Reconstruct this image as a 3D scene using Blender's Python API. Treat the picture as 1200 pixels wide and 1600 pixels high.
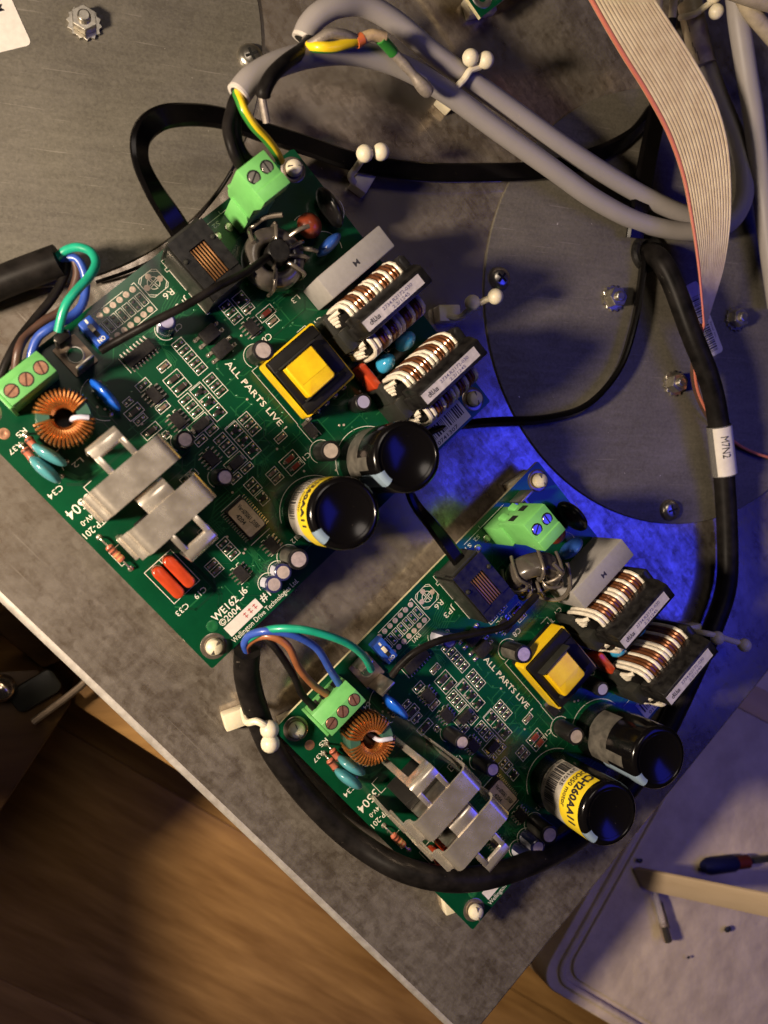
import bpy, bmesh, math, random
from mathutils import Vector, Matrix, Quaternion
R = math.radians
sc = bpy.context.scene
for o in list(bpy.data.objects): bpy.data.objects.remove(o, do_unlink=True)
S = 0.001                      # everything below is written in millimetres
COL = sc.collection

# ------------------------------------------------------------------ camera
cam = bpy.data.cameras.new('camera'); cam_o = bpy.data.objects.new('camera', cam); COL.objects.link(cam_o)
cam.sensor_fit = 'VERTICAL'; cam.sensor_height = 36.0; cam.lens = 36.0 * 1263.4 / 1600.0
cam.clip_start = 0.01; cam.clip_end = 20.0
cam_o.matrix_world = Matrix(((0.94204812, 0.00622928, -0.33541993, 0), (0.0, 0.99982759, 0.01856838, 0),
                             (0.33547777, -0.01749231, 0.94188571, 0.2701), (0, 0, 0, 1)))
cam.dof.use_dof = True; cam.dof.focus_distance = 0.275; cam.dof.aperture_fstop = 11.5
sc.camera = cam_o
# ------------------------------------------------------------------ world and lamps
wd = bpy.data.worlds.new('World'); sc.world = wd; wd.use_nodes = True
bg = wd.node_tree.nodes['Background']; bg.inputs[0].default_value = (1.0, 0.82, 0.66, 1); bg.inputs[1].default_value = 0.009

def lamp(name, kind, loc, target, energy, col, **kw):
    l = bpy.data.lights.new(name, kind); o = bpy.data.objects.new(name, l); COL.objects.link(o)
    l.energy = energy; l.color = col
    for k, v in kw.items(): setattr(l, k, v)
    o.location = Vector(loc) * S
    o.rotation_euler = (Vector(target) - Vector(loc)).to_track_quat('-Z', 'Y').to_euler()
    return o
lamp('desk_lamp', 'SPOT', (-275, -25, 245), (90, 0, 0), 16.0, (1.0, 0.81, 0.61), spot_size=R(95), spot_blend=0.7, shadow_soft_size=0.028)
lamp('ceiling_lamp', 'AREA', (-150, 720, 1900), (20, 60, 0), 4.0, (1.0, 0.85, 0.72), shape='DISK', size=0.6)
bl = lamp('blue_led_panel', 'AREA', (580, -100, 600), (190, -30, 0), 1.7, (0.035, 0.045, 1.0), shape='RECTANGLE', size=0.74, size_y=0.23)
bl.rotation_euler = (0, R(-32), R(-33))
sc.view_settings.view_transform = 'Standard'; sc.view_settings.look = 'None'
sc.view_settings.exposure = 0.0; sc.view_settings.gamma = 1.0; sc.view_settings.use_curve_mapping = False
sc.cycles.max_bounces = 6; sc.cycles.use_denoising = True; sc.cycles.sample_clamp_indirect = 4.0

# ------------------------------------------------------------------ materials
MATS = {}
def mat(name, col, rough=0.5, metal=0.0, noise=None, col2=None, bump=None, coat=0.0, rvar=0.0, spec=0.5, trans=0.0, emit=None, stretch=None, sss=0.0, thr=(0.35, 0.65), ior=1.45, dust=None):
    if name in MATS: return MATS[name]
    m = bpy.data.materials.new(name); m.use_nodes = True; nt = m.node_tree; N = nt.nodes; L = nt.links
    b = N['Principled BSDF']; b.inputs['Base Color'].default_value = (*col, 1); b.inputs['Roughness'].default_value = rough
    b.inputs['Metallic'].default_value = metal; b.inputs['Coat Weight'].default_value = coat; b.inputs['Coat Roughness'].default_value = 0.12
    b.inputs['Specular IOR Level'].default_value = spec; b.inputs['Transmission Weight'].default_value = trans; b.inputs['IOR'].default_value = ior
    if sss: b.inputs['Subsurface Weight'].default_value = sss; b.inputs['Subsurface Radius'].default_value = (0.002, 0.0016, 0.001)
    tc = N.new('ShaderNodeTexCoord'); vec = tc.outputs['Object']
    if stretch:
        mp = N.new('ShaderNodeMapping'); mp.inputs['Rotation'].default_value = (0, 0, stretch[1]); mp.inputs['Scale'].default_value = stretch[0]
        L.new(vec, mp.inputs[0]); vec = mp.outputs[0]
    if noise:
        n = N.new('ShaderNodeTexNoise'); n.inputs['Scale'].default_value = noise * 1000; n.inputs['Detail'].default_value = 7; n.inputs['Roughness'].default_value = 0.62
        L.new(vec, n.inputs['Vector'])
        r = N.new('ShaderNodeValToRGB'); r.color_ramp.elements[0].position = thr[0]; r.color_ramp.elements[1].position = thr[1]
        c2 = col2 or tuple(c * 0.72 for c in col)
        r.color_ramp.elements[0].color = (*c2, 1); r.color_ramp.elements[1].color = (*col, 1)
        L.new(n.outputs['Fac'], r.inputs[0]); L.new(r.outputs[0], b.inputs['Base Color'])
        if rvar:
            mr = N.new('ShaderNodeMapRange'); mr.inputs['From Min'].default_value = 0.3; mr.inputs['From Max'].default_value = 0.7
            mr.inputs['To Min'].default_value = max(0.03, rough - rvar); mr.inputs['To Max'].default_value = rough + rvar
            L.new(n.outputs['Fac'], mr.inputs['Value']); L.new(mr.outputs[0], b.inputs['Roughness'])
    if dust:
        nd = N.new('ShaderNodeTexNoise'); nd.inputs['Scale'].default_value = dust[0] * 1000; nd.inputs['Detail'].default_value = 3; nd.inputs['Roughness'].default_value = 0.7
        L.new(tc.outputs['Object'], nd.inputs['Vector'])
        rd = N.new('ShaderNodeValToRGB'); rd.color_ramp.elements[0].position = dust[1]; rd.color_ramp.elements[1].position = dust[1] + 0.06
        rd.color_ramp.elements[0].color = (0, 0, 0, 1); rd.color_ramp.elements[1].color = (dust[2],) * 3 + (1,); L.new(nd.outputs['Fac'], rd.inputs[0])
        mx = N.new('ShaderNodeMix'); mx.data_type = 'RGBA'; mx.inputs['A'].default_value = (*col, 1); mx.inputs['B'].default_value = (0.42, 0.36, 0.29, 1)
        if b.inputs['Base Color'].links: L.new(b.inputs['Base Color'].links[0].from_socket, mx.inputs['A'])
        L.new(rd.outputs[0], mx.inputs['Factor']); L.new(mx.outputs['Result'], b.inputs['Base Color'])
    if bump:
        nb = N.new('ShaderNodeTexNoise'); nb.inputs['Scale'].default_value = bump[0] * 1000; nb.inputs['Detail'].default_value = 5
        L.new(vec, nb.inputs['Vector']); bp = N.new('ShaderNodeBump'); bp.inputs['Strength'].default_value = bump[1]; bp.inputs['Distance'].default_value = bump[2] * S
        L.new(nb.outputs['Fac'], bp.inputs['Height']); L.new(bp.outputs[0], b.inputs['Normal'])
    MATS[name] = m; return m

def galv(name, c_light, c_dark, rough, big, fine, streak_rot, spots=True, metal=0.6, lo=0.40, hi=0.61, spangle=0.35, scratch=0.0):
    m = bpy.data.materials.new(name); m.use_nodes = True; nt = m.node_tree; N = nt.nodes; L = nt.links
    b = N['Principled BSDF']; b.inputs['Metallic'].default_value = metal
    tc = N.new('ShaderNodeTexCoord')
    def noise(scale, detail, rgh=0.6, vec=None, dist=0.0):
        n = N.new('ShaderNodeTexNoise'); n.inputs['Scale'].default_value = scale * 1000; n.inputs['Detail'].default_value = detail
        n.inputs['Roughness'].default_value = rgh; n.inputs['Distortion'].default_value = dist
        L.new(vec or tc.outputs['Object'], n.inputs['Vector']); return n.outputs['Fac']
    def math_(op, a, c):
        q = N.new('ShaderNodeMath'); q.operation = op
        for i, v in enumerate((a, c)):
            if isinstance(v, (int, float)): q.inputs[i].default_value = v
            else: L.new(v, q.inputs[i])
        return q.outputs[0]
    mp = N.new('ShaderNodeMapping'); mp.inputs['Rotation'].default_value = (0, 0, streak_rot); mp.inputs['Scale'].default_value = (0.12, 1.0, 1.0)
    L.new(tc.outputs['Object'], mp.inputs[0])
    a = noise(big, 6, 0.65, dist=0.8); f = noise(fine, 8, 0.72, dist=0.5); s = noise(0.5, 4, 0.6, mp.outputs[0])
    g = noise(3.0, 2, 0.5)
    vw = N.new('ShaderNodeMix'); vw.data_type = 'VECTOR'; vw.inputs['Factor'].default_value = 0.004
    nw = N.new('ShaderNodeTexNoise'); nw.inputs['Scale'].default_value = 350; nw.inputs['Detail'].default_value = 4; L.new(tc.outputs['Object'], nw.inputs['Vector'])
    L.new(tc.outputs['Object'], vw.inputs['A']); L.new(nw.outputs['Color'], vw.inputs['B'])
    vo = N.new('ShaderNodeTexVoronoi'); vo.inputs['Scale'].default_value = spangle * 1000; L.new(vw.outputs['Result'], vo.inputs['Vector'])
    sv = N.new('ShaderNodeSeparateColor'); L.new(vo.outputs['Color'], sv.inputs[0])
    t = math_('ADD', math_('MULTIPLY', a, 0.40), math_('ADD', math_('MULTIPLY', f, 0.34), math_('ADD', math_('MULTIPLY', s, 0.20), math_('MULTIPLY', sv.outputs[0], 0.06))))
    r = N.new('ShaderNodeValToRGB'); r.color_ramp.elements[0].position = lo; r.color_ramp.elements[1].position = hi
    r.color_ramp.elements[0].color = (*c_dark, 1); r.color_ramp.elements[1].color = (*c_light, 1)
    L.new(t, r.inputs[0]); col = r.outputs[0]
    if spots:
        sp = noise(0.10, 9, 0.75, dist=0.3)
        rs = N.new('ShaderNodeValToRGB'); rs.color_ramp.elements[0].position = 0.66; rs.color_ramp.elements[1].position = 0.72
        rs.color_ramp.elements[0].color = (0, 0, 0, 1); rs.color_ramp.elements[1].color = (1, 1, 1, 1); L.new(sp, rs.inputs[0])
        mx = N.new('ShaderNodeMix'); mx.data_type = 'RGBA'; mx.inputs['B'].default_value = (c_dark[0] * 0.45, c_dark[1] * 0.42, c_dark[2] * 0.38, 1)
        L.new(math_('MULTIPLY', rs.outputs[0], 0.8), mx.inputs['Factor']); L.new(col, mx.inputs['A']); col = mx.outputs['Result']
    dn = noise(0.35, 3, 0.75); rs = N.new('ShaderNodeValToRGB'); rs.color_ramp.elements[0].position = 0.735; rs.color_ramp.elements[1].position = 0.76
    rs.color_ramp.elements[0].color = (0, 0, 0, 1); rs.color_ramp.elements[1].color = (.8, .8, .8, 1); L.new(dn, rs.inputs[0])
    mx = N.new('ShaderNodeMix'); mx.data_type = 'RGBA'; mx.inputs['B'].default_value = (0.75, 0.70, 0.62, 1); L.new(rs.outputs[0], mx.inputs['Factor']); L.new(col, mx.inputs['A']); col = mx.outputs['Result']
    if scratch:
        for rot_, thr_ in ((0.5, 0.70), (-0.9, 0.72)):
            m2 = N.new('ShaderNodeMapping'); m2.inputs['Rotation'].default_value = (0, 0, rot_); m2.inputs['Scale'].default_value = (0.03, 1.0, 1.0); L.new(tc.outputs['Object'], m2.inputs[0])
            sc_ = noise(1.1, 2, 0.5, m2.outputs[0]); rs = N.new('ShaderNodeValToRGB'); rs.color_ramp.elements[0].position = thr_; rs.color_ramp.elements[1].position = thr_ + 0.03
            rs.color_ramp.elements[0].color = (0, 0, 0, 1); rs.color_ramp.elements[1].color = (scratch,) * 3 + (1,); L.new(sc_, rs.inputs[0])
            mx = N.new('ShaderNodeMix'); mx.data_type = 'RGBA'; mx.inputs['B'].default_value = (0.70, 0.64, 0.56, 1)
            L.new(rs.outputs[0], mx.inputs['Factor']); L.new(col, mx.inputs['A']); col = mx.outputs['Result']
    L.new(col, b.inputs['Base Color'])
    mr = N.new('ShaderNodeMapRange'); mr.inputs['From Min'].default_value = 0.35; mr.inputs['From Max'].default_value = 0.65
    mr.inputs['To Min'].default_value = rough + 0.13; mr.inputs['To Max'].default_value = max(.07, rough - 0.09)
    L.new(t, mr.inputs['Value']); L.new(mr.outputs[0], b.inputs['Roughness'])
    bp = N.new('ShaderNodeBump'); bp.inputs['Strength'].default_value = 0.35; bp.inputs['Distance'].default_value = 0.05 * S
    L.new(math_('ADD', math_('MULTIPLY', f, 0.7), math_('MULTIPLY', g, 0.3)), bp.inputs['Height']); L.new(bp.outputs[0], b.inputs['Normal'])
    MATS[name] = m; return m

BA = -47.8                                    # the plate and both boards share this turn
STEEL = galv('galvanised_steel', (0.50, 0.44, 0.375), (0.205, 0.165, 0.128), 0.19, 0.04, 0.30, R(20), metal=.74, scratch=.35, lo=.415, hi=.59)
DISC = galv('zinc_disc', (0.165, 0.150, 0.120), (0.085, 0.076, 0.060), 0.52, 0.016, 0.9, R(-30), spots=False, metal=0.2, lo=.40, hi=.62, scratch=.12, spangle=1.2)
FOLD_HI = mat('fold_highlight', (0.66, 0.62, 0.56), 0.42, 0.5, noise=0.25, col2=(0.46, 0.42, 0.37), bump=(.6,.3,.08))  # paler metal puts the bend's bright highlight into the colour of the fold
PCB = mat('solder_mask', (0.002, 0.058, 0.021), 0.22, noise=0.045, col2=(0.0013, 0.038, 0.015), coat=0.4, dust=(1.1,.72,.35), bump=(0.8, 0.12, 0.02))
TRACE = mat('mask_over_copper', (0.012, 0.105, 0.036), 0.25, coat=0.3)
TRACED = mat('mask_gap', (0.0015, 0.036, 0.014), 0.32, coat=0.3)
FR4 = mat('board_edge', (0.55, 0.50, 0.30), 0.7, noise=1.0)
SILK = mat('silkscreen', (0.80, 0.77, 0.65), 0.5, noise=2.5, col2=(0.58, 0.57, 0.48))
TIN = mat('tinned_pad', (0.76, 0.69, 0.57), 0.24, 0.85, noise=1.2, col2=(0.46, 0.41, 0.33), bump=(1.5, 0.3, 0.1))
PAD = mat('bare_pad', (0.62, 0.50, 0.40), 0.42, 0.35, noise=1.5)
ICB = mat('ic_plastic', (0.008, 0.007, 0.0065), 0.5, spec=.3, noise=2.0, col2=(0.022, 0.02, 0.018), bump=(6, 0.2, 0.02))
CHIP = mat('chip_body', (0.030, 0.022, 0.016), 0.4)
CHIPB = mat('chip_body_brown', (0.16, 0.11, 0.075), 0.45)
CHIPR = mat('chip_body_red', (0.16, 0.03, 0.018), 0.25, coat=0.5)
GREEN = mat('terminal_green', (0.130, 0.400, 0.115), 0.42, noise=0.25, col2=(0.105, 0.34, 0.095), bump=(1.2, 0.15, 0.03))
GREENP = mat('plug_green', (0.165, 0.50, 0.135), 0.40, noise=0.25, col2=(0.14, 0.44, 0.115), bump=(1.2, 0.12, 0.03))
HOLE = mat('dark_opening', (0.006, 0.006, 0.005), 0.7)
BRASS = mat('screw_copper', (0.52, 0.27, 0.17), 0.38, 0.75, noise=1.0, bump=(2, .3, .05))
NICKEL = mat('nickel_steel', (0.62, 0.58, 0.50), 0.28, 0.95, noise=0.5, col2=(0.42, 0.39, 0.33), bump=(2, 0.2, 0.03))
RINGM = mat('ring_pad', (0.34, 0.285, 0.235), 0.22, 0.75, noise=0.5, col2=(0.26, 0.21, 0.17))
CLIPM = mat('clip_metal', (0.90, 0.82, 0.70), 0.24, 0.80, noise=0.12, col2=(0.66, 0.58, 0.48), bump=(0.8, 0.15, 0.04), rvar=0.08)
TABM = mat('tab_metal', (0.30, 0.23, 0.165), 0.42, 0.7, noise=0.3, col2=(0.20, 0.15, 0.11))
COPPER = mat('enamel_copper', (0.74, 0.30, 0.075), 0.24, 0.85, noise=0.8, col2=(0.55, 0.19, 0.05), coat=0.4)
CONTACT = mat('contact_copper', (0.62, 0.30, 0.12), 0.30, 0.85)
CORE = mat('toroid_green', (0.035, 0.095, 0.065), 0.35, coat=0.4)
BLACKG = mat('black_gloss', (0.005, 0.0045, 0.005), 0.3, spec=.35, noise=0.3, col2=(0.010, 0.009, 0.009), coat=0.25)
BLACK = mat('black_plastic', (0.0045, 0.004, 0.004), 0.28, spec=.35, dust=(.6,.72,.25), noise=0.4, col2=(0.018, 0.017, 0.016), bump=(1.0, 0.12, 0.04))
DGREY = mat('smoky_plastic', (0.026, 0.026, 0.022), 0.40, spec=.35, noise=0.3)
COAT = mat('varnished_core', (0.095, 0.082, 0.07), 0.28, 0.2, noise=0.2, col2=(0.055, 0.047, 0.04), coat=0.5)
GWIRE = mat('varnished_wire', (0.17, 0.145, 0.115), 0.26, 0.5, coat=0.5)
SLEEVE = mat('cap_sleeve', (0.0035, 0.003, 0.0032), 0.17, spec=.4, bump=(0.15, 0.2, 0.12), dust=(.55,.73,.25))
GSTRIPE = mat('cap_grey_print', (0.12, 0.11, 0.093), 0.4, noise=0.25, col2=(0.05, 0.046, 0.04))
BSTRIPE = mat('cap_blue_stripe', (0.20, 0.27, 0.34), 0.4)
ALU = mat('can_top', (0.72, 0.60, 0.52), 0.42, 0.55, noise=0.5)
LILAC = mat('lilac_sleeve', (0.30, 0.28, 0.42), 0.35, coat=0.3)
NAVY = mat('navy_sleeve', (0.020, 0.022, 0.085), 0.24, coat=0.4)
DARKCAN = mat('grey_black_sleeve', (0.010, 0.009, 0.009), 0.32, spec=.45)
PSTRIPE = mat('pale_print', (0.50, 0.50, 0.60), 0.4)
YELLOW = mat('yellow_tape', (0.86, 0.60, 0.010), 0.33, noise=0.12, col2=(0.72, 0.44, 0.006), coat=0.4, bump=(0.35, 0.25, 0.15))
FERRITE = mat('ferrite', (0.008, 0.007, 0.0065), 0.45, spec=.3, dust=(.7,.70,.4), noise=0.5, bump=(1.5, 0.2, 0.05))
ORED = mat('film_red', (0.46, 0.052, 0.014), 0.26, noise=0.25, col2=(0.36, 0.036, 0.010), coat=0.5)
RBROWN = mat('disc_red', (0.20, 0.035, 0.012), 0.35, noise=0.4, coat=0.3)
RPINK = mat('resistor_body', (0.44, 0.13, 0.075), 0.35, noise=0.7, coat=0.3)
RBAND = mat('resistor_band', (0.07, 0.02, 0.012), 0.4)
RGOLD = mat('resistor_gold', (0.55, 0.34, 0.14), 0.35, 0.4)
CBLUE = mat('disc_blue', (0.010, 0.095, 0.52), 0.22, coat=0.6)
CCYAN = mat('disc_cyan', (0.035, 0.30, 0.52), 0.22, noise=0.2, col2=(0.03, 0.24, 0.43), coat=0.6)
CTEAL = mat('disc_teal', (0.075, 0.28, 0.31), 0.25, noise=0.2, col2=(0.06, 0.23, 0.26), coat=0.5)
VBLUE = mat('varistor_blue', (0.02, 0.07, 0.30), 0.3, coat=0.4)
GBOX = mat('film_grey', (0.30, 0.285, 0.27), 0.42, noise=0.5, col2=(0.27, 0.255, 0.24), bump=(3, 0.15, 0.02))
DIPB = mat('dip_blue', (0.020, 0.085, 0.46), 0.38, noise=0.4, bump=(2, .1, .02))
CREAM = mat('nylon_cream', (0.70, 0.64, 0.48), 0.40, noise=0.15, col2=(0.62, 0.56, 0.41), sss=0.35, bump=(0.5, 0.2, 0.1))
WHITEP = mat('label_white', (0.66, 0.62, 0.56), 0.55, noise=0.4, col2=(0.58, 0.54, 0.49))
LILACP = mat('label_lilac', (0.52, 0.48, 0.50), 0.5, noise=0.5)
LABY = mat('label_yellow', (0.80, 0.62, 0.03), 0.4, noise=0.3, col2=(0.72, 0.52, 0.02), coat=0.2)
LABG = mat('label_grey', (0.50, 0.46, 0.40), 0.45, noise=0.3)
MCUL = mat('label_beige', (0.60, 0.49, 0.39), 0.5, noise=0.6)
INK = mat('ink', (0.022, 0.020, 0.024), 0.5)
INKB = mat('ink_blue', (0.08, 0.07, 0.16), 0.5)
INKR = mat('ink_red', (0.42, 0.03, 0.025), 0.5)
WWHITE = mat('wire_white', (0.76, 0.69, 0.56), 0.30, noise=0.5, coat=0.4)
WCOP = mat('wire_copper_coated', (0.19, 0.066, 0.022), 0.28, 0.5, noise=0.5, coat=0.4)
GREYC = mat('cable_grey', (0.285, 0.26, 0.248), 0.46, spec=.35, dust=(.35,.68,.35), noise=0.10, col2=(0.265, 0.245, 0.235), bump=(0.4, 0.15, 0.1))
GREYI = mat('cable_inner', (0.66, 0.61, 0.55), 0.5, noise=0.3)
BLKC = mat('cable_black', (0.004, 0.0035, 0.0032), 0.42, spec=.09, dust=(.45, .71, .35), noise=0.15, col2=(0.014, 0.012, 0.011), bump=(0.35, 0.15, 0.1))
BLKF = mat('flat_cable_black', (0.0035, 0.003, 0.003), 0.2, noise=0.15, spec=.22, dust=(.5, .72, .3))
W_GREEN = mat('wire_green', (0.012, 0.33, 0.20), 0.35, noise=0.2, coat=0.2)
W_BLUE = mat('wire_blue', (0.035, 0.085, 0.40), 0.35, noise=0.2, coat=0.2)
W_BROWN = mat('wire_brown', (0.30, 0.105, 0.04), 0.38, noise=0.2, coat=0.2)
W_DBROWN = mat('wire_dark_brown', (0.085, 0.045, 0.032), 0.4, noise=0.2)
W_YEL = mat('wire_yellow', (0.80, 0.56, 0.015), 0.35, coat=0.2)
W_GRN2 = mat('wire_green_stripe', (0.03, 0.20, 0.03), 0.35, coat=0.2)
W_ORANGE = mat('crimp_orange', (0.55, 0.13, 0.04), 0.4)
W_BEIGE = mat('splice_beige', (0.55, 0.40, 0.22), 0.45, noise=0.6)
BRAID = mat('braid_grey', (0.28, 0.24, 0.20), 0.5, 0.3, noise=1.0, bump=(2, 0.6, 0.2))
RIB = mat('ribbon_beige', (0.68, 0.57, 0.37), 0.40, noise=0.2, col2=(0.55, 0.43, 0.26), coat=0.2)
RIBR = mat('ribbon_red', (0.50, 0.15, 0.10), 0.38, coat=0.2)
BEIGE = mat('sleeve_beige', (0.44, 0.37, 0.26), 0.5, noise=0.3)
CLEAR = mat('clear_tube', (0.85, 0.82, 0.78), 0.12, trans=0.85, ior=1.2)
WOOD = mat('wood_plank', (0.44, 0.25, 0.088), 0.34, noise=0.10, col2=(0.21, 0.105, 0.033), stretch=((0.12, 1.0, 1.0), 0), bump=(0.06, 0.25, 0.3), thr=(0.30, 0.70))
WOOD2 = mat('wood_dark', (0.085, 0.045, 0.015), 0.5, spec=.25, noise=0.06, col2=(0.04, 0.019, 0.006), stretch=((0.10, 1.0, 1.0), 0), bump=(0.06, 0.2, 0.3))
WOOD3 = mat('wood_pale', (0.52, 0.36, 0.18), 0.5, noise=0.04, stretch=((0.15, 1, 1), 0))
STICK = mat('stick_wood', (0.44, 0.335, 0.225), 0.55, noise=0.10, col2=(0.38, 0.285, 0.185), stretch=((0.2, 1, 1), 0))
CASE = mat('case_plastic', (0.54, 0.44, 0.32), 0.58, noise=0.05, col2=(0.40, 0.32, 0.235), bump=(0.12, 0.6, 1.2), spec=.3, dust=(.12,.70,.3))
CHROME = mat('chrome', (0.60, 0.52, 0.42), 0.2, 0.95)
BLUEP = mat('blue_handle', (0.003, 0.004, 0.03), 0.6, spec=.2)
REDP = mat('red_collar', (0.05, 0.006, 0.004), 0.6, spec=.2)

# ------------------------------------------------------------------ mesh building
class MB:
    def __init__(s): s.v = []; s.f = []; s.m = []; s.mats = []
    def mi(s, m):
        if m not in s.mats: s.mats.append(m)
        return s.mats.index(m)
    def add(s, vs, fs, m):
        k = len(s.v); i = s.mi(m); s.v += [tuple(p) for p in vs]
        for f in fs: s.f.append(tuple(k + j for j in f)); s.m.append(i)
        return s
    def box(s, x0, x1, y0, y1, z0, z1, m, top=None):
        vs = [(x0,y0,z0),(x1,y0,z0),(x1,y1,z0),(x0,y1,z0),(x0,y0,z1),(x1,y0,z1),(x1,y1,z1),(x0,y1,z1)]
        s.add(vs, [(3,2,1,0),(0,1,5,4),(1,2,6,5),(2,3,7,6),(3,0,4,7)], m)
        return s.add(vs[4:], [(0,1,2,3)], top or m)
    def prism(s, poly, z0, z1, m, top=None, axis='z'):
        n = len(poly)
        def T(p, h): return (p[0], p[1], h) if axis == 'z' else ((p[0], h, p[1]) if axis == 'y' else (h, p[0], p[1]))
        vs = [T(p, z0) for p in poly] + [T(p, z1) for p in poly]
        s.add(vs, [(i, (i+1) % n, n + (i+1) % n, n + i) for i in range(n)] + [tuple(range(n))[::-1]], m)
        return s.add(vs[n:], [tuple(range(n))], top or m)
    def lathe(s, prof, m, c=(0,0), n=24, a0=0.0, a1=None, top=None):
        full = a1 is None; a1 = 2*math.pi if full else a1; cnt = n if full else n + 1
        vs = []
        for i in range(cnt):
            a = a0 + (a1 - a0) * i / n
            for r, z in prof: vs.append((c[0] + r*math.cos(a), c[1] + r*math.sin(a), z))
        k = len(prof); fs = []
        for i in range(n):
            j = (i + 1) % cnt
            for q in range(k - 1): fs.append((i*k+q, j*k+q, j*k+q+1, i*k+q+1))
        return s.add(vs, fs, m)
    def disc(s, c, r, z, m, n=20, r0=0.0):
        if r0: return s.lathe([(r, z), (r0, z)], m, c, n)
        return s.add([(c[0]+r*math.cos(2*math.pi*i/n), c[1]+r*math.sin(2*math.pi*i/n), z) for i in range(n)], [tuple(range(n))], m)
    def cyl(s, c, r, z0, z1, m, n=20, top=None, e=0.0):
        prof = [(r, z0), (r, z1 - e), (r - e, z1)] if e else [(r, z0), (r, z1)]
        s.lathe(prof, m, c, n); return s.disc(c, prof[-1][0], z1, top or m, n)
    def tube(s, path, r, m, n=10, caps=True, radii=None, m2=None, half=None):
        pts = [Vector(p[:3]) for p in path]; N_ = len(pts); vs = []
        d = [(pts[min(i+1, N_-1)] - pts[max(i-1, 0)]).normalized() for i in range(N_)]
        up = Vector((0, 0, 1)); u = up.cross(d[0]); u = u.normalized() if u.length > 1e-3 else Vector((1, 0, 0))
        for i in range(N_):
            u = (u - d[i] * u.dot(d[i])).normalized(); w = d[i].cross(u); rr = radii[i] if radii else r
            for k in range(n):
                a = 2*math.pi*k/n; vs.append(pts[i] + (u*math.cos(a) + w*math.sin(a)) * rr)
        for k in range(n):
            fs = [(i*n+k, i*n+(k+1) % n, (i+1)*n+(k+1) % n, (i+1)*n+k) for i in range(N_-1)]
            if k == 0: base = len(s.v); s.v += [tuple(p) for p in vs]
            mm = m2 if (half and half[0] <= k < half[1]) else m
            for f in fs: s.f.append(tuple(base + j for j in f)); s.m.append(s.mi(mm))
        if caps:
            i0 = s.mi(m)
            s.f.append(tuple(base + k for k in range(n))[::-1]); s.m.append(i0)
            s.f.append(tuple(base + (N_-1)*n + k for k in range(n))); s.m.append(i0)
        return s
    def flat(s, path, w, t, m, ups):
        """rectangular rounded strip along a path; ups = one up vector per point"""
        pts = [Vector(p[:3]) for p in path]; N_ = len(pts); vs = []
        c = t * 0.35; sec = [(-w/2+c, -t/2), (w/2-c, -t/2), (w/2, -t/2+c), (w/2, t/2-c), (w/2-c, t/2), (-w/2+c, t/2), (-w/2, t/2-c), (-w/2, -t/2+c)]
        for i in range(N_):
            d = (pts[min(i+1, N_-1)] - pts[max(i-1, 0)]).normalized(); u = Vector(ups[i]); sx = d.cross(u).normalized(); uu = sx.cross(d)
            for a, b in sec: vs.append(pts[i] + sx*a + uu*b)
        n = 8
        fs = [(i*n+k, i*n+(k+1) % n, (i+1)*n+(k+1) % n, (i+1)*n+k) for i in range(N_-1) for k in range(n)]
        fs += [tuple(range(n))[::-1], tuple((N_-1)*n + k for k in range(n))]
        return s.add(vs, fs, m)
    def ball(s, c, r, m, n=14, sc_=(1,1,1)):
        vs = [(c[0], c[1], c[2] - r*sc_[2])]; k = n//2
        for j in range(1, k):
            ph = -math.pi/2 + math.pi*j/k
            for i in range(n):
                a = 2*math.pi*i/n; vs.append((c[0]+r*sc_[0]*math.cos(ph)*math.cos(a), c[1]+r*sc_[1]*math.cos(ph)*math.sin(a), c[2]+r*sc_[2]*math.sin(ph)))
        vs.append((c[0], c[1], c[2] + r*sc_[2])); L_ = len(vs) - 1
        fs = [(0, 1+(i+1) % n, 1+i) for i in range(n)]
        for j in range(k-2):
            for i in range(n): fs.append((1+j*n+i, 1+j*n+(i+1) % n, 1+(j+1)*n+(i+1) % n, 1+(j+1)*n+i))
        fs += [(L_, 1+(k-2)*n+i, 1+(k-2)*n+(i+1) % n) for i in range(n)]
        return s.add(vs, fs, m)
    def text(s, txt, m, size, fit=None, fn=None, loc=(0,0,0), rot=0.0, bold=0.0, align='LEFT'):
        key = (txt, bold)
        if key not in TXT:
            cu = bpy.data.curves.new('t', 'FONT'); cu.body = txt; cu.size = 1.0; cu.offset = bold; cu.resolution_u = 2
            ob = bpy.data.objects.new('t', cu); COL.objects.link(ob); bpy.context.view_layer.update()
            me = bpy.data.meshes.new_from_object(ob.evaluated_get(bpy.context.evaluated_depsgraph_get()))
            TXT[key] = ([tuple(v.co) for v in me.vertices], [tuple(p.vertices) for p in me.polygons])
            bpy.data.objects.remove(ob); bpy.data.curves.remove(cu); bpy.data.meshes.remove(me)
        vs, fs = TXT[key]
        if not vs: return s
        x0 = min(v[0] for v in vs); x1 = max(v[0] for v in vs); kx = (fit/(x1-x0)) if fit else size
        off = x0 if align == 'LEFT' else (x0+x1)/2
        q = [((v[0]-off)*kx, v[1]*size) for v in vs]
        if fn: out = [fn(a, b) for a, b in q]
        else:
            c_, s_ = math.cos(rot), math.sin(rot); out = [(loc[0]+c_*a-s_*b, loc[1]+s_*a+c_*b, loc[2]) for a, b in q]
        return s.add(out, fs, m)
    def line(s, pts, w, z, m, closed=False):
        P = [Vector((p[0], p[1])) for p in pts]; n = len(P)
        for i in range(n if closed else n-1):
            a, b = P[i], P[(i+1) % n]; d = (b-a)
            if d.length < 1e-6: continue
            d.normalize(); q = Vector((-d.y, d.x))*w/2; a = a - d*w*0.45; b = b + d*w*0.45
            s.add([(*(a-q), z), (*(b-q), z), (*(b+q), z), (*(a+q), z)], [(0,1,2,3)], m)
        return s
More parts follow.
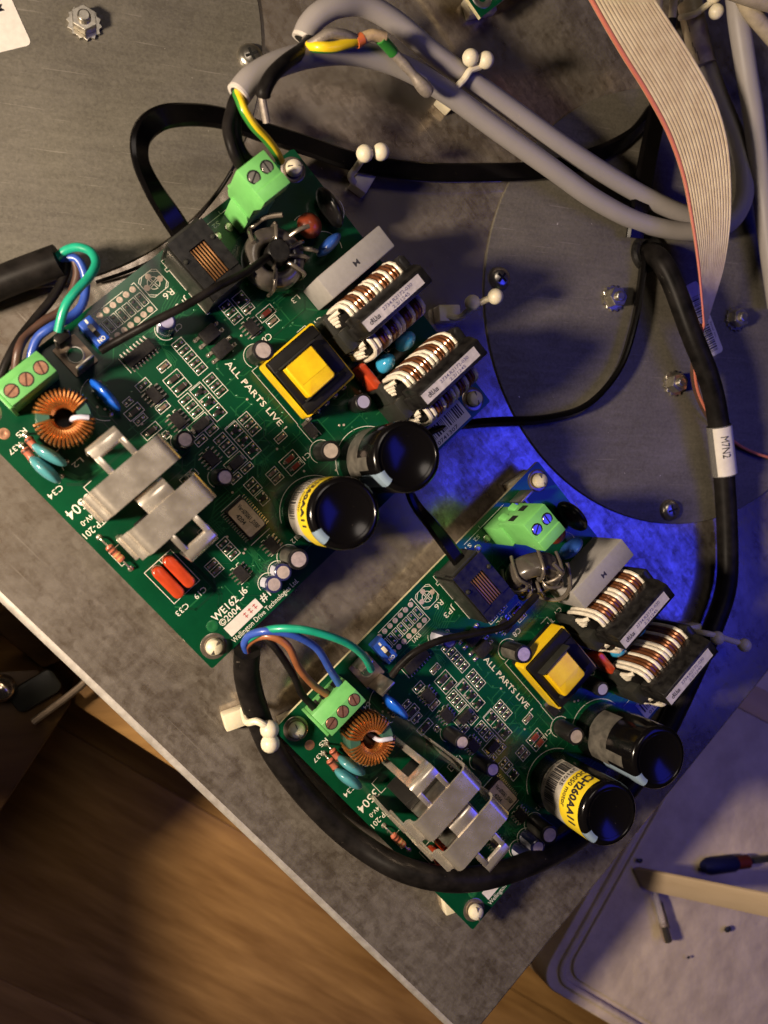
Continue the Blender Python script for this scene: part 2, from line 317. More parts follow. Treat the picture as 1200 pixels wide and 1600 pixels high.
    def mesh(s, name, bevel=0.0, angle=35, seg=2):
        me = bpy.data.meshes.new(name); me.from_pydata([(v[0]*S, v[1]*S, v[2]*S) for v in s.v], [], s.f)
        for m in s.mats: me.materials.append(m)
        me.polygons.foreach_set('material_index', s.m)
        if bevel:
            bm = bmesh.new(); bm.from_mesh(me); bmesh.ops.remove_doubles(bm, verts=bm.verts, dist=1e-6)
            es = [e for e in bm.edges if len(e.link_faces) == 2 and e.calc_face_angle(0) > 0.5]
            bmesh.ops.bevel(bm, geom=es, offset=bevel*S, segments=seg, profile=0.5, affect='EDGES', clamp_overlap=True)
            bm.to_mesh(me); bm.free()
        me.polygons.foreach_set('use_smooth', [True]*len(me.polygons)); me.set_sharp_from_angle(angle=R(angle)); me.update()
        return me
TXT = {}; CACHE = {}
def cached(key, fn):
    if key not in CACHE: CACHE[key] = fn()
    return CACHE[key]
def obj(name, me, parent=None, loc=(0,0,0), rz=0.0, rot=None):
    if isinstance(me, MB): me = me.mesh(name)
    o = bpy.data.objects.new(name, me); COL.objects.link(o); o.parent = parent
    o.location = Vector(loc)*S; o.rotation_euler = rot or (0, 0, rz)
    return o
def empty(name, loc=(0,0,0), rz=0.0, parent=None):
    o = bpy.data.objects.new(name, None); COL.objects.link(o); o.empty_display_size = 0.005; o.location = Vector(loc)*S; o.rotation_euler = (0,0,rz); o.parent = parent
    return o
def tag(o, label, cat=None, group=None, kind=None):
    if label: o['label'] = label
    if cat: o['category'] = cat
    if group: o['group'] = group
    if kind: o['kind'] = kind
    return o
def spline(pts, sub=6):
    P = [Vector(p[:3]) for p in pts]; out = []
    for i in range(len(P)-1):
        p0 = P[max(i-1,0)]; p1 = P[i]; p2 = P[i+1]; p3 = P[min(i+2, len(P)-1)]
        for k in range(sub):
            t = k/sub; t2 = t*t; t3 = t2*t
            out.append(0.5*((2*p1) + (p2-p0)*t + (2*p0-5*p1+4*p2-p3)*t2 + (3*p1-p0-3*p2+p3)*t3))
    out.append(P[-1]); return out
def rrect(x0, x1, y0, y1, r, n=4):
    out = []
    for cx, cy, a in ((x1-r, y1-r, 0), (x0+r, y1-r, 90), (x0+r, y0+r, 180), (x1-r, y0+r, 270)):
        for k in range(n+1): t = R(a + 90*k/n); out.append((cx + r*math.cos(t), cy + r*math.sin(t)))
    return out
rnd = random.Random(7)
def barcode(mb, m, x0, x1, y0, y1, z, fn=None, seed=1):
    rr = random.Random(seed); x = x0
    while x < x1 - 0.3:
        w = rr.choice((0.22, 0.22, 0.4, 0.6)); q = [(x, y0), (x+w, y0), (x+w, y1), (x, y1)]
        mb.add([fn(a, b) for a, b in q] if fn else [(a, b, z) for a, b in q], [(0,1,2,3)], m); x += w + rr.choice((0.22, 0.3, 0.5))

# ------------------------------------------------------------------ the steel plate, discs and what is screwed to it
PC = (129.6, -202.0)
plate = empty('steel_plate', (PC[0], PC[1], 0), R(BA))
tag(plate, 'large blotchy galvanised steel plate that carries both green circuit boards', 'metal plate')
def plate_mesh():
    mb = MB(); X0, Y1, r, fl = -470.0, 430.0, 2.6, 16.0
    arc = [(r*math.sin(R(a)), r*math.cos(R(a)) - r) for a in range(0, 91, 15)]
    # the two folded edges: along y=0 (long fold, soft radius) and along x=0
    ys = [(-p[0], p[1]) for p in arc] + [(-r, -fl)]
    prof_y = [(Y1, 0)] + [(0+q[0], q[1]) for q in ys]
    n = len(prof_y)
    vs = [(X0, y, z) for y, z in prof_y] + [(0, y, z) for y, z in prof_y]
    mb.add(vs, [(i, i+1, n+i+1, n+i) for i in range(n-1)], STEEL); mb.m = [mb.mi(FOLD_HI) if i > 0 else k for i, k in enumerate(mb.m)]
    r2 = 0.9; a2 = [(r2*math.sin(R(a)), r2*math.cos(R(a)) - r2) for a in range(0, 91, 22)] + [(r2, -fl)]
    k = len(a2); vs = [(p[0], 0, p[1]) for p in a2] + [(p[0], Y1, p[1]) for p in a2]
    mb.add(vs, [(i, i+1, k+i+1, k+i)[::-1] for i in range(k-1)], STEEL)
    return mb.mesh('sheet')
obj('sheet', plate_mesh(), plate)

def disc_thing(c, label):
    t = empty('steel_disc', (c[0], c[1], 0)); tag(t, label, 'metal disc', 'round steel discs screwed to the plate')
    mb = MB(); pr = [(87.0, 0.02), (87.0, 0.75), (86.75, 1.0), (74.5, 1.0), (73.5, 1.0), (14, 1.0), (0.01, 1.0)]
    mb.lathe(pr, DISC, n=128); obj('disc_sheet', mb, t); return t
disc_thing((222.0, 76.0), 'round greenish grey steel disc on the right, under the ribbon cable')
disc_thing((-34.0, 149.0), 'round smooth grey steel disc cut off by the top left corner')
def nut_meshes():
    hexa = [(3.9*math.cos(R(60*i+12)), 3.9*math.sin(R(60*i+12))) for i in range(6)]
    b = MB().prism(hexa, 0.9, 4.2, NICKEL); b.cyl((0,0), 2.0, 4.2, 5.6, NICKEL, 16, e=0.4)
    ring = MB(); n = 28; pts = []
    for i in range(n):
        r = 5.3 if i % 2 == 0 else 4.5; pts.append((r*math.cos(2*math.pi*i/n), r*math.sin(2*math.pi*i/n)))
    ring.prism(pts, 0.0, 0.95, NICKEL)
    return b.mesh('hex', 0.18, angle=20, seg=1), ring.mesh('washer', 0.1, angle=20, seg=1)
def nut(c, label, z=1.0, rz=0.0):
    t = empty('lock_nut', (c[0], c[1], z), rz); tag(t, label, 'nut', 'nuts with toothed washers')
    h, w = cached('nut', nut_meshes); obj('hex_nut', h, t); obj('toothed_washer', w, t)
nut((-2.5, 146.0), 'hex nut with toothed washer alone on the top left disc', rz=.4)
nut((190.7, 77.4), 'hex nut nearest the thin black cable on the right disc', rz=.9)
nut((250.5, 73.8), 'hex nut beside the barcode sticker on the right disc', rz=.2)
nut((219.9, 45.7), 'hex nut left of the labelled black cable, lowest on the right disc', rz=1.2)
def screw(c, label, rz):
    t = empty('cross_head_screw', (c[0], c[1], 1.0), rz); tag(t, label, 'screw', 'cross head screws on the disc rims')
    def mk():
        b = MB().lathe([(4.3, 0), (4.3, .7), (3.7, 1.7), (2.4, 2.3), (0.01, 2.5)], NICKEL, n=24)
        x = MB().box(-2.1, 2.1, -.42, .42, 2.0, 2.52, HOLE); x.box(-.42, .42, -2.1, 2.1, 2.0, 2.525, HOLE)
        return b.mesh('head'), x.mesh('cross')
    h, x = cached('scr', mk); obj('head', h, t); obj('cross_recess', x, t)
screw((48.9, 145.2), 'cross head screw touching the grey cable on the left disc rim', .5)
screw((141.1, 80.7), 'cross head screw on the left rim of the right disc', .9)
screw((218.1, -5.3), 'cross head screw on the bottom rim of the right disc', .3)
g = MB().lathe([(7.5, 1.0), (7.5, 2.6), (6.6, 3.4), (5.0, 3.4), (4.2, 1.2), (0.01, 1.15)], BLACK, n=28)
tag(obj('rubber_grommet', g, None, (206.5, 96.5, 0)), 'black rubber grommet where the thick black cable leaves the disc', 'grommet')

# ------------------------------------------------------------------ circuit board
SMD = [(18,30.2,53.9,57.9,5,'c'),(20.4,22.6,45.8,49.7,1,'b'),(24.5,31.2,44.5,50.3,2,'m'),(32.2,44.6,48.6,53.0,3,'s'),(32.1,39.4,43.8,47.8,3,'c'),
 (32.1,39.5,54,58,3,'c'),(39.9,44,40.1,47.8,1,'D'),(44.3,46.6,43.8,47.6,1,'c'),(44.6,46.8,38.9,42.8,1,'c'),(20.5,23.1,37,41.2,1,'c'),
 (24.6,27.7,28.8,34.3,1,'m'),(21.8,23.7,30.8,33.6,1,'c'),(28.1,30.1,29.4,33.4,1,'c'),(29.5,31.8,37,41.1,1,'b'),(32.3,35.2,28.5,34.4,1,'m'),
 (48.2,60.6,48.8,53.2,3,'s'),(48.2,55.4,54,58,3,'c'),(48.2,55.4,43.8,47.8,3,'c'),(56.1,60,40.9,47.8,1,'D'),(60.7,62.7,44,48,1,'c'),
 (60.7,62.7,39,43,1,'c'),(60.5,62.7,58.8,62.9,1,'b'),(67.1,73.3,55,61.2,2,'r'),(67.2,71.9,49,53,2,'b'),(65,69.7,41.4,45.4,2,'c'),
 (70.3,74.2,41.5,44.7,1,'s'),(73.2,80.4,22.2,26.1,3,'c'),(75.8,80.5,14.9,19,2,'b'),(18.1,25.5,73.4,77.3,3,'c'),(18.7,22.7,78.4,82.7,1,'s'),
 (23.2,25.4,78.4,82.4,1,'c'),(27.4,30.5,80.9,87,1,'r'),(31,33.3,82,86,1,'b'),(62.4,69.7,67.7,71.8,1,'D2'),(36.4,38.6,33.2,34.9,1,'c'),
 (66.3,71.2,20.6,24.6,2,'c'),(50.5,53.0,27.6,33.4,1,'m')]
SO = [(23.7,28.6,37.8,41.2,4,'y'),(34.0,38.9,37.9,41.4,4,'y'),(49.3,54.3,37.4,41.3,4,'y'),(83.0,87.7,33.2,36.9,4,'y'),(82.8,87.8,20.0,23.5,4,'y'),(27.0,31.8,75.4,78.7,4,'y'),
      (12.2,15.9,39.6,49.6,8,'x'),(67.0,79.4,31.0,38.2,14,'y')]

def chip_mesh(kind, w, l):
    mb = MB()
    if kind in 'cbmr':
        bw, bl_, h, body = {'c': (0.85, 1.7, .5, CHIP), 'b': (1.1, 2.1, .55, CHIPB), 'm': (1.5, 3.2, .8, CHIP), 'r': (1.5, 3.4, 1.2, CHIPR)}[kind]
        bw = min(bw, w*.6); bl_ = min(bl_, l*.66)
        mb.box(-bw/2, bw/2, -bl_/2+.35, bl_/2-.35, 0.02, h, body)
        for sg in (-1, 1):
            mb.box(-bw/2-.02, bw/2+.02, min(sg*(bl_/2-.36), sg*bl_/2), max(sg*(bl_/2-.36), sg*bl_/2), 0.02, h+.03, TIN)
            y = sg*(bl_/2+.15)
            mb.lathe([(.62, .02), (.5, .16), (.25, .3), (.01, .36)], TIN, (0, y), 10)
    elif kind == 's':
        mb.box(-.75, .75, -.7, .7, .15, 1.1, ICB)
        for x, y in ((0, -1.25), (-.95, 1.25), (.95, 1.25)):
            mb.lathe([(.62, .02), (.5, .18), (.2, .32), (.01, .34)], TIN, (x, y), 10); mb.box(x-.2, x+.2, min(y*.5, y), max(y*.5, y), .1, .45, TIN)
    else:
        mb.box(-w*.36, w*.36, -l*.32, l*.32, .1, 2.1, ICB)
        for sg in (-1, 1): mb.box(-w*.22, w*.22, min(sg*l*.3, sg*l*.46), max(sg*l*.3, sg*l*.46), .02, .55, TIN)
    return mb.mesh('chip', 0.06, seg=1)
def leads_mesh(w, l, n, ax):
    mb = MB(); pitch = ((w if ax == 'y' else l) - .9)/(n-1) if n > 1 else 0
    for sg in (-1, 1):
        for i in range(n):
            p = -pitch*(n-1)/2 + pitch*i; e = (l if ax == 'y' else w)/2
            pr = [(e-.1, .95), (e+.45, .95), (e+.62, .15), (e+1.5, .12), (e+1.5, .02), (e+.5, .02), (e+.3, .75), (e-.1, .75)]
            q = [(sg*a, b) for a, b in pr]; h = pitch*.17
            mb.prism(q, p-h, p+h, TIN, axis=('x' if ax == 'y' else 'y'))
    return mb.mesh('leads')

def elcap(b, c, d, h, body, top=ALU, name='electrolytic_capacitor', lean=(0, 0), stripe=None):
    def mk():
        r = d/2
        m = MB().lathe([(r*.96, .3), (r, .8), (r, h-.7), (r*.97, h-.2), (r*.84, h), (r*.72, h-.05)], body, n=22)
        if stripe: m.lathe([(r+.04, .9), (r+.04, h-.7)], stripe, n=5, a0=R(200), a1=R(262))
        t = MB().disc((0,0), r*.73, h-.06, top, 20); t.box(-r*.6, r*.6, -.05, .05, h-.06, h-.03, top)
        return m.mesh('can'), t.mesh('top')
    m, t = cached(('el', d, h, body.name), mk)
    o = obj(name, m, b, (c[0], c[1], 0), rot=(lean[0] + rnd.uniform(-.05,.05), lean[1] + rnd.uniform(-.05,.05), rnd.uniform(-.3,.3))); obj('can_top', t, o); return o
def blob(b, name, c, r3, m, rz=0.0, rot=None, legs=None):
    def mk():
        mb = MB().ball((0,0,0), 1.0, m, 20, r3); return mb.mesh(name)
    o = obj(name, cached((name, r3, m.name), mk), b, c, rz, rot or (rnd.uniform(-.12,.12), rnd.uniform(-.08,.08), rz + rnd.uniform(-.08,.08)))
    if legs:
        mb = MB()
        for x, y in legs: mb.tube([(x*.8, y*.8, -r3[2]*.55), (x, y, -c[2]+.1)], .3, TIN, 6); mb.lathe([(.9, -c[2]+.02), (.6, -c[2]+.5), (.01, -c[2]+.7)], TIN, (x, y), 10)
        q = obj('lead', mb, o); q['kind'] = 'stuff'
    return o
def axial(b, name, p0, p1, z, bl_, r, bands):
    a = Vector((*p0, 0)); c = Vector((*p1, 0)); d = (c-a); L_ = d.length; rz = math.atan2(d.y, d.x); mid = (a+c)/2
    body = MB(); xs = [-bl_/2, -bl_/2+.25, -bl_/2+.7, -bl_*.2, 0, bl_*.2, bl_/2-.7, bl_/2-.25, bl_/2]; rs = [r*.4, r*.85, r, r*.86, r*.84, r*.86, r, r*.85, r*.4]
    body.tube([(x, 0, z) for x in xs], r, RPINK, 14, radii=rs)
    o = obj(name, body, b, tuple(mid), rz)
    for i, m in enumerate(bands):
        x = -bl_*.32 + bl_*.62*i/max(1, len(bands)-1); obj('colour_band', MB().tube([(x-.3, 0, z), (x+.3, 0, z)], r*1.01, m, 14), o)
    for sg in (-1, 1):
        w = MB().tube(spline([(sg*bl_*.45, 0, z), (sg*(L_/2-.7), 0, z), (sg*(L_/2-.1), 0, z*.6), (sg*L_/2, 0, 0)], 3), .32, TIN, 8)
        w.lathe([(1.0, .02), (.7, .45), (.01, .7)], TIN, (sg*L_/2, 0), 10); obj('lead', w, o)
    return o

def board_silk():
    z = .035; s = MB(); w = .19
    def rect(x0, x1, y0, y1): s.line([(x0,y0),(x1,y0),(x1,y1),(x0,y1)], w, z, SILK, True)
    for x0, x1, y0, y1, n, k in SMD:
        if k == 'D2':
            s.line([(x0,y0),(x1,y0)], w, z, SILK); s.line([(x0,y1),(x1,y1)], w, z, SILK); continue
        rect(x0, x1, y0, y1)
        for i in range(1, n): x = x0 + (x1-x0)*i/n; s.line([(x,y0),(x,y1)], w, z, SILK)
        if n > 1 and k in 'cs': s.line([(x0-.35, y0-.0), (x0-.35, y1)], w*.8, z, SILK) if k == 's' else None
    for i in range(7):
        yc = 56.45 - 2.57*i; rect(.3, 4.3, yc-1.0, yc+1.0)
    s.line([(-2.9,41.5),(-2.9,53.6)], w, z, SILK); s.line([(-2.9,57),(-2.9,58),(7.3,58),(7.3,51.5)], w, z, SILK); s.line([(7.3,51.5),(7.3,46)], w, z, SILK)
    s.line([(-2.8,60.5),(-2.8,62.2)], w, z, SILK)
    oc = [(-2.8,65.0),(-2,66),(3.2,66.2),(4.1,65.2),(4.1,60),(3.2,59),(-2,59),(-2.8,60)]
    s.line(oc, w, z, SILK, True); s.line([(-2.8,64),(-1.2,66)], w, z, SILK); s.line([(2.6,66.1),(4.1,64.2)], w, z, SILK); s.line([(4.1,61),(2.4,59)], w, z, SILK); s.line([(-2.8,61),(-1.2,59)], w, z, SILK)
    for a in (20, 110, 200, 290):
        p = [(0.65+.35*math.cos(R(a+35)), 62.6+.35*math.sin(R(a+35)))] + [(0.65+1.9*math.cos(R(a+t)), 62.6+1.9*math.sin(R(a+t))) for t in (0, 20, 40, 60, 70)]
        s.line(p, .22, z, SILK, True)
    # socket, transformer, film capacitor, disc outlines
    s.line([(-2.9,70.2),(-2.9,68.9),(-1.9,68.9)], w, z, SILK); s.line([(-1.6,68.9),(-.4,68.9),(-.4,68.0),(.6,68.0),(.6,68.9),(8.2,68.9)], w, z, SILK); s.line([(9.4,68.9),(17.8,68.9),(17.8,70)], w, z, SILK)
    s.line([(39.8,71.2),(39.8,68),(62.2,68)], w, z, SILK); s.line([(39.8,88),(39.8,91.5),(43,91.5)], w, z, SILK)
    rect(64.7,78,.4,11); s.line([(64.7,6.3),(66.2,6.3)], w, z, SILK)
    for c, r, a0, a1 in (((87.2,53.2),11.9,120,250),((87.5,78.5),11.9,100,250),((93.8,26),3.3,90,270),((93,31),3.2,90,270),((92.1,36.7),3.9,90,270),((37,72.2),3.9,100,300),((74,68),3.9,100,300),((13.4,55.7),3.2,220,360),
                         ((17.5,28),7,180,330),((16.5,122.5),6,0,90),((16.8,113),4.6,100,200),((25.5,113.5),6,60,180),((64.5,113),5,40,230),((65.3,103),5,40,230),((42,36.2),3.3,200,300),((57.9,37.1),3.3,200,300)):
        s.line([(c[0]+r*math.cos(R(t)), c[1]+r*math.sin(R(t))) for t in range(a0, a1+1, 6)], .2, z, SILK)
    s.line([(53.0,0.8),(53.0,-2.9),(58.6,-2.9),(58.6,-1.9)], w, z, SILK)
    s.line([(33.5,8),(33.5,5.2),(38.5,5.2),(38.5,7.5)], w, z, SILK)
    # edge terminals
    s.line([(-4.0,93.5),(-3.0,93.5),(-3.0,106)], w, z, SILK); s.line([(-3.0,85),(-3.0,93)], w, z, SILK)
    s.line([(81,97),(89,97),(89,92)], w, z, SILK); s.line([(26.0,4.5),(20.6,6.2),(20.5,10.5)], w, z, SILK)
    for x0, x1, y0, y1, n, ax in SO:
        if n == 4: s.line([(x0-.5,y0),(x0-.5,(y0+y1)/2-.7),(x0+.1,(y0+y1)/2-.7),(x0+.1,(y0+y1)/2+.7),(x0-.5,(y0+y1)/2+.7),(x0-.5,y1)], w, z, SILK); s.line([(x1+.4,y0-.6),(x1+.4,y1)], w, z, SILK)
        if n == 14: s.line([(66.6,30.4),(66.6,38.4)], w, z, SILK); s.line([(81,30.2),(81,38.3)], w, z, SILK)
        if n == 8: s.line([(11.5,38.9),(16.8,38.9)], w, z, SILK)
    U = R(90); D_ = R(-90)
    s.text('ALL PARTS LIVE !', SILK, 2.9, 28.0, loc=(32.6, 62.8, z), bold=.006)
    s.text('WE162_i6', SILK, 3.5, 14.0, loc=(91.3, 5.6, z), rot=U, bold=.014); s.text('\u00a92004', SILK, 3.1, 8.2, loc=(94.0, 6.0, z), rot=U, bold=.01)
    s.text('#1', SILK, 3.8, 3.6, loc=(97.4, 20.6, z), rot=U, bold=.01); s.text('Wellington Drive Technologies Ltd.', SILK, 2.5, 28.5, loc=(100.6, 5.2, z), rot=U)
    for t, x, y, h, f in (('R6',4.9,65.6,2.9,3.5),('JP3',9.6,67.6,2.9,5.0),('SW1',7.7,52.0,2.2,3.6),('L3',30.6,96.3,2.6,3.0),('C1',40.6,97.8,2.6,3.0),('T1',41.4,93.0,2.6,3.0),('C7',14.4,60.6,2.4,2.8),
                          ('C11',71.0,64.6,2.4,4.0),('C34',28.4,0.9,2.6,5.0),('TP-201',43.6,2.9,3.0,7.6),('94V-0',40.6,2.4,2.4,5.2),('3504',35.4,4.6,4.6,8.6),('C33',80.2,3.2,2.6,4.6),('C19',80.2,10.6,2.6,4.4),
                          ('R37',11.9,0.9,2.2,4.2),('R5',9.6,4.8,2.2,3.2),('L2',26.2,10.6,2.4,3.4),('C8',34.0,80.6,3.0,3.4),('R2',26.0,101.4,2.4,3.0),('C12',88.6,44.6,2.4,4.0),('C9',68.6,92.2,2.4,2.8),('D4',11.8,23.2,2.0,2.6),
                          ('S1',-2.0,87.0,2.0,2.6),('S2',-2.0,91.4,2.0,2.6),('P',-2.0,97.8,2.0,1.4),('N',-2.0,103.6,2.0,1.6),('E',-2.0,113.6,2.0,1.5),('A',-2.2,10.2,2.0,1.5),('B',-2.2,15.2,2.0,1.5),('C',-2.2,20.2,2.0,1.5)):
        s.text(t, SILK, h, f, loc=(x, y, z), rot=D_, bold=.002)
    return s.mesh('silkscreen')
def board_traces():
    s = MB(); z = .018; rr = random.Random(3)
    def tr(p, w=.35, m=TRACE): s.line(p, w, z, m)
    for k in range(7): y = 59.0 + .0*k
    tr([(45.5,60.5),(45.5,56),(47,54.5)]); tr([(47.6,60.5),(47.6,57)]); tr([(61,56),(61,50),(63,48)],.5); tr([(63.5,57),(63.5,49),(66,46.5)],.5)
    for k in range(6): tr([(58.5+k*1.1,52),(63.2+k*.9,52-k*.2),(66+k*.6,48-k*.4),(66+k*.6,46),(76+k,46-k*.5),(82,44-k)],.3)
    for k in range(5): tr([(16.6,51+k*.1),(19.5+k*.8,52.2-k*.6),(22.5+k*.4,52.2-k*1.0),(22.5+k*1.2,50.5-k*.5)],.25)
    for k in range(6): tr([(80+k*.8,30),(84+k*.6,28),(89,27+k),(89,30+k)],.3)
    for k in range(5): tr([(63+k*1.1,36),(63+k*1.1,31-k),(66,27-k*.7),(72,27-k*.7)],.35)
    for k in range(8): tr([(5+k*1.0,66.5-k*.1),(7.5+k,60-k*.2),(9.0+k*.8,58),(9+k*.8,52)],.28)
    for p in ([(74,13),(86,13),(88,11),(97,11)],[(74,12.2),(85.6,12.2),(88,9.6),(90,9.6)]): tr(p,.5,TRACED)
    tr([(60,0),(60,9),(63,13),(82,13)],.9,TRACED); tr([(81,1.5),(84,4),(84,12),(80,15)],.8,TRACED); tr([(79,0),(82,2.5),(82,12)],.5,TRACE)
    for y in (0.5,): tr([(26,4),(31,6),(33,12)],1.4,TRACE)
    tr([(30,2.5),(33,6),(33,24)],1.0,TRACED); tr([(44,92),(60,93),(60,120)],.8,TRACED); tr([(36,70),(36,95),(30,100)],.5,TRACED)
    for _ in range(150):
        x = rr.uniform(8, 96); y = rr.uniform(12, 92); m = TRACE if rr.random() < .7 else TRACED
        a = rr.choice(((1,0),(0,1))); l1 = rr.uniform(3, 11); l2 = rr.uniform(1, 4)*rr.choice((-1,1))
        p1 = (x+a[0]*l1, y+a[1]*l1); p2 = (p1[0]+abs(l2)*a[0]+l2*a[1], p1[1]+abs(l2)*a[1]+l2*a[0]); p3 = (p2[0]+a[0]*3, p2[1]+a[1]*3)
        if max(p3[0], p2[0]) < 99 and max(p3[1], p2[1]) < 124: tr([(x,y), p1, p2, p3], rr.choice((.25, .3, .4)), m)
    return s.mesh('copper_tracks')
def vias():
    rr = random.Random(5); s = MB(); pts = [(45.5,60.8),(47.6,60.9),(63.6,57.4),(86.5,26.5),(88,23.7),(81.2,26.8),(86.5,29.2),(80.6,28.0),(76.4,46.8),(64.4,37.2),(32.4,60.2),(33.6,86.4),(90.2,20.4),(84.7,14.5),(83.9,13.6)]
    pts += [(rr.uniform(14, 92), rr.uniform(14, 92)) for _ in range(110)]
    for c in pts: s.lathe([(.42, .03), (.32, .10), (.01, .06)], (PAD if rr.random() < .35 else TRACE), c, 8)
    for yy in range(7):
        for x in (-1.6, 6.0): s.lathe([(.98, .03), (.92, .09), (.5, .10), (.42, .02), (.01, .02)], PAD, (x, 56.35-2.57*yy), 14)
        for x in (1.25, 3.35): s.lathe([(.55, .03), (.45, .2), (.01, .32)], TIN, (x, 56.45-2.57*yy), 10)
    for c in ((-1.7,62.6),(.8,65),(.6,60)): s.lathe([(.95, .03), (.9, .09), (.01, .10)], PAD, c, 14)
    for c in ((1.6,92.9),(1.7,88.0)): s.lathe([(1.45, .03), (1.3, .12), (.8, .14), (.7, .3), (.01, .35)], TIN, c, 16)
    s.lathe([(1.9, .03), (1.85, .06), (.7, .06), (.6, .02), (.01, .02)], TRACE, (91.5, 4.0), 20)
    s.lathe([(1.7, .03), (1.6, .06), (.6, .06), (.5, .02), (.01, .02)], BRASS, (7.5, -0.5), 18)
    return s.mesh('plated_holes')

def choke(b, x):
    """upright two-winding choke: x = middle of its label post"""
    t = obj('line_choke', cached('chokepost', lambda: MB().box(-2.4,2.4,-12.6,12.6,0.1,30.4,BLACK).mesh('post',.5)), b, (x, 108, 0))
    def flange():
        m = MB(); m.prism([(-10.5,-12.5),(-9.5,-14.4),(-3,-15.0),(4.5,-14.6),(5.2,-12.4),(-8,-11.2)], .1, 11.5, DGREY); return m.mesh('flange', .5)
    obj('end_flange', cached('fl', flange), t)
    def flange_b():
        m = MB().prism([(-9.5,13.6),(-8.5,15.2),(3,15.2),(3,12.6),(-8,11.8)], .1, 24, BLACK); return m.mesh('flange', .6)
    obj('end_flange', cached('flb', flange_b), t)
    obj('foot', cached('ft', lambda: MB().box(-3.4,3.6,-15.6,-11.0,.1,16.5,DGREY).mesh('foot',.5)), t)
    obj('core', cached('cc', lambda: MB().box(-8.2,-2.0,-11.5,12.5,3,16,FERRITE).box(2.0,8.0,-11.5,12.5,3,15,FERRITE).mesh('core',.4)), t)
    obj('top_bar', cached('tb', lambda: MB().prism([(-5.0,23.2),(-4.6,27.0),(-2.6,30.2),(3.0,30.2),(3.0,19),(-4.8,19)], -12.2, 14.5, BLACK, axis='y').mesh('bar',.5)), t)
    def turn(m):
        pts = []
        for a in range(0, 361, 20):
            q = R(a); cx, sx = math.cos(q), math.sin(q); k = 1/(abs(cx)**3.2+abs(sx)**3.2)**(1/3.2); pts.append((cx*k*4.3, 0.45*math.sin(q), sx*k*9.4))
        return MB().tube(pts, .82, m, 8, caps=False).mesh('turn')
    seq = 'wwcwcwwcwcw'
    for side in (-1, 1):
        y = -10.2
        for k, ch in enumerate(seq):
            m = WWHITE if ch == 'w' else WCOP
            o = obj('wire_turn', cached(('turn', ch), lambda: turn(m)), t, (5.2 if side > 0 else -5.5, y, 10.6 if side > 0 else 12.6)); y += 1.75
            if ch == 'c':
                o2 = obj('wire_turn', cached(('turn', ch), lambda: turn(m)), t, (5.2 if side > 0 else -5.5, y-.35, 10.4 if side > 0 else 12.4)); y += 1.0
    for side in (-1, 1):
        mb = MB()
        for k in range(4): mb.tube(spline([(side*6.2+k*1.2-2, -10.5, 17-k*1.5), (side*6.2+k*1.0-2, -12.2, 14-k), (side*6.0+k*.9-2, -12.6, 5)], 4), .8, WWHITE, 8)
        q = obj('wire_end', mb, t); q['kind'] = 'stuff'
    def lab():
        l = MB().box(-1.75,1.75,-12.3,11.6,30.42,30.55,LILACP)
        l.text('2734.R2172-030', INKB, 1.5, 12.5, loc=(-.15,-4.5,30.58), rot=R(90), bold=.01); l.text('2.2/1245', INKB, 1.4, 7.0, loc=(1.35,-1.5,30.58), rot=R(90), bold=.01); l.text('cRUus', INK, 2.2, 4.2, loc=(.7,-10.5,30.58), rot=R(90), bold=.03)
        return l.mesh('label')
    obj('label', cached('cl', lab), t)

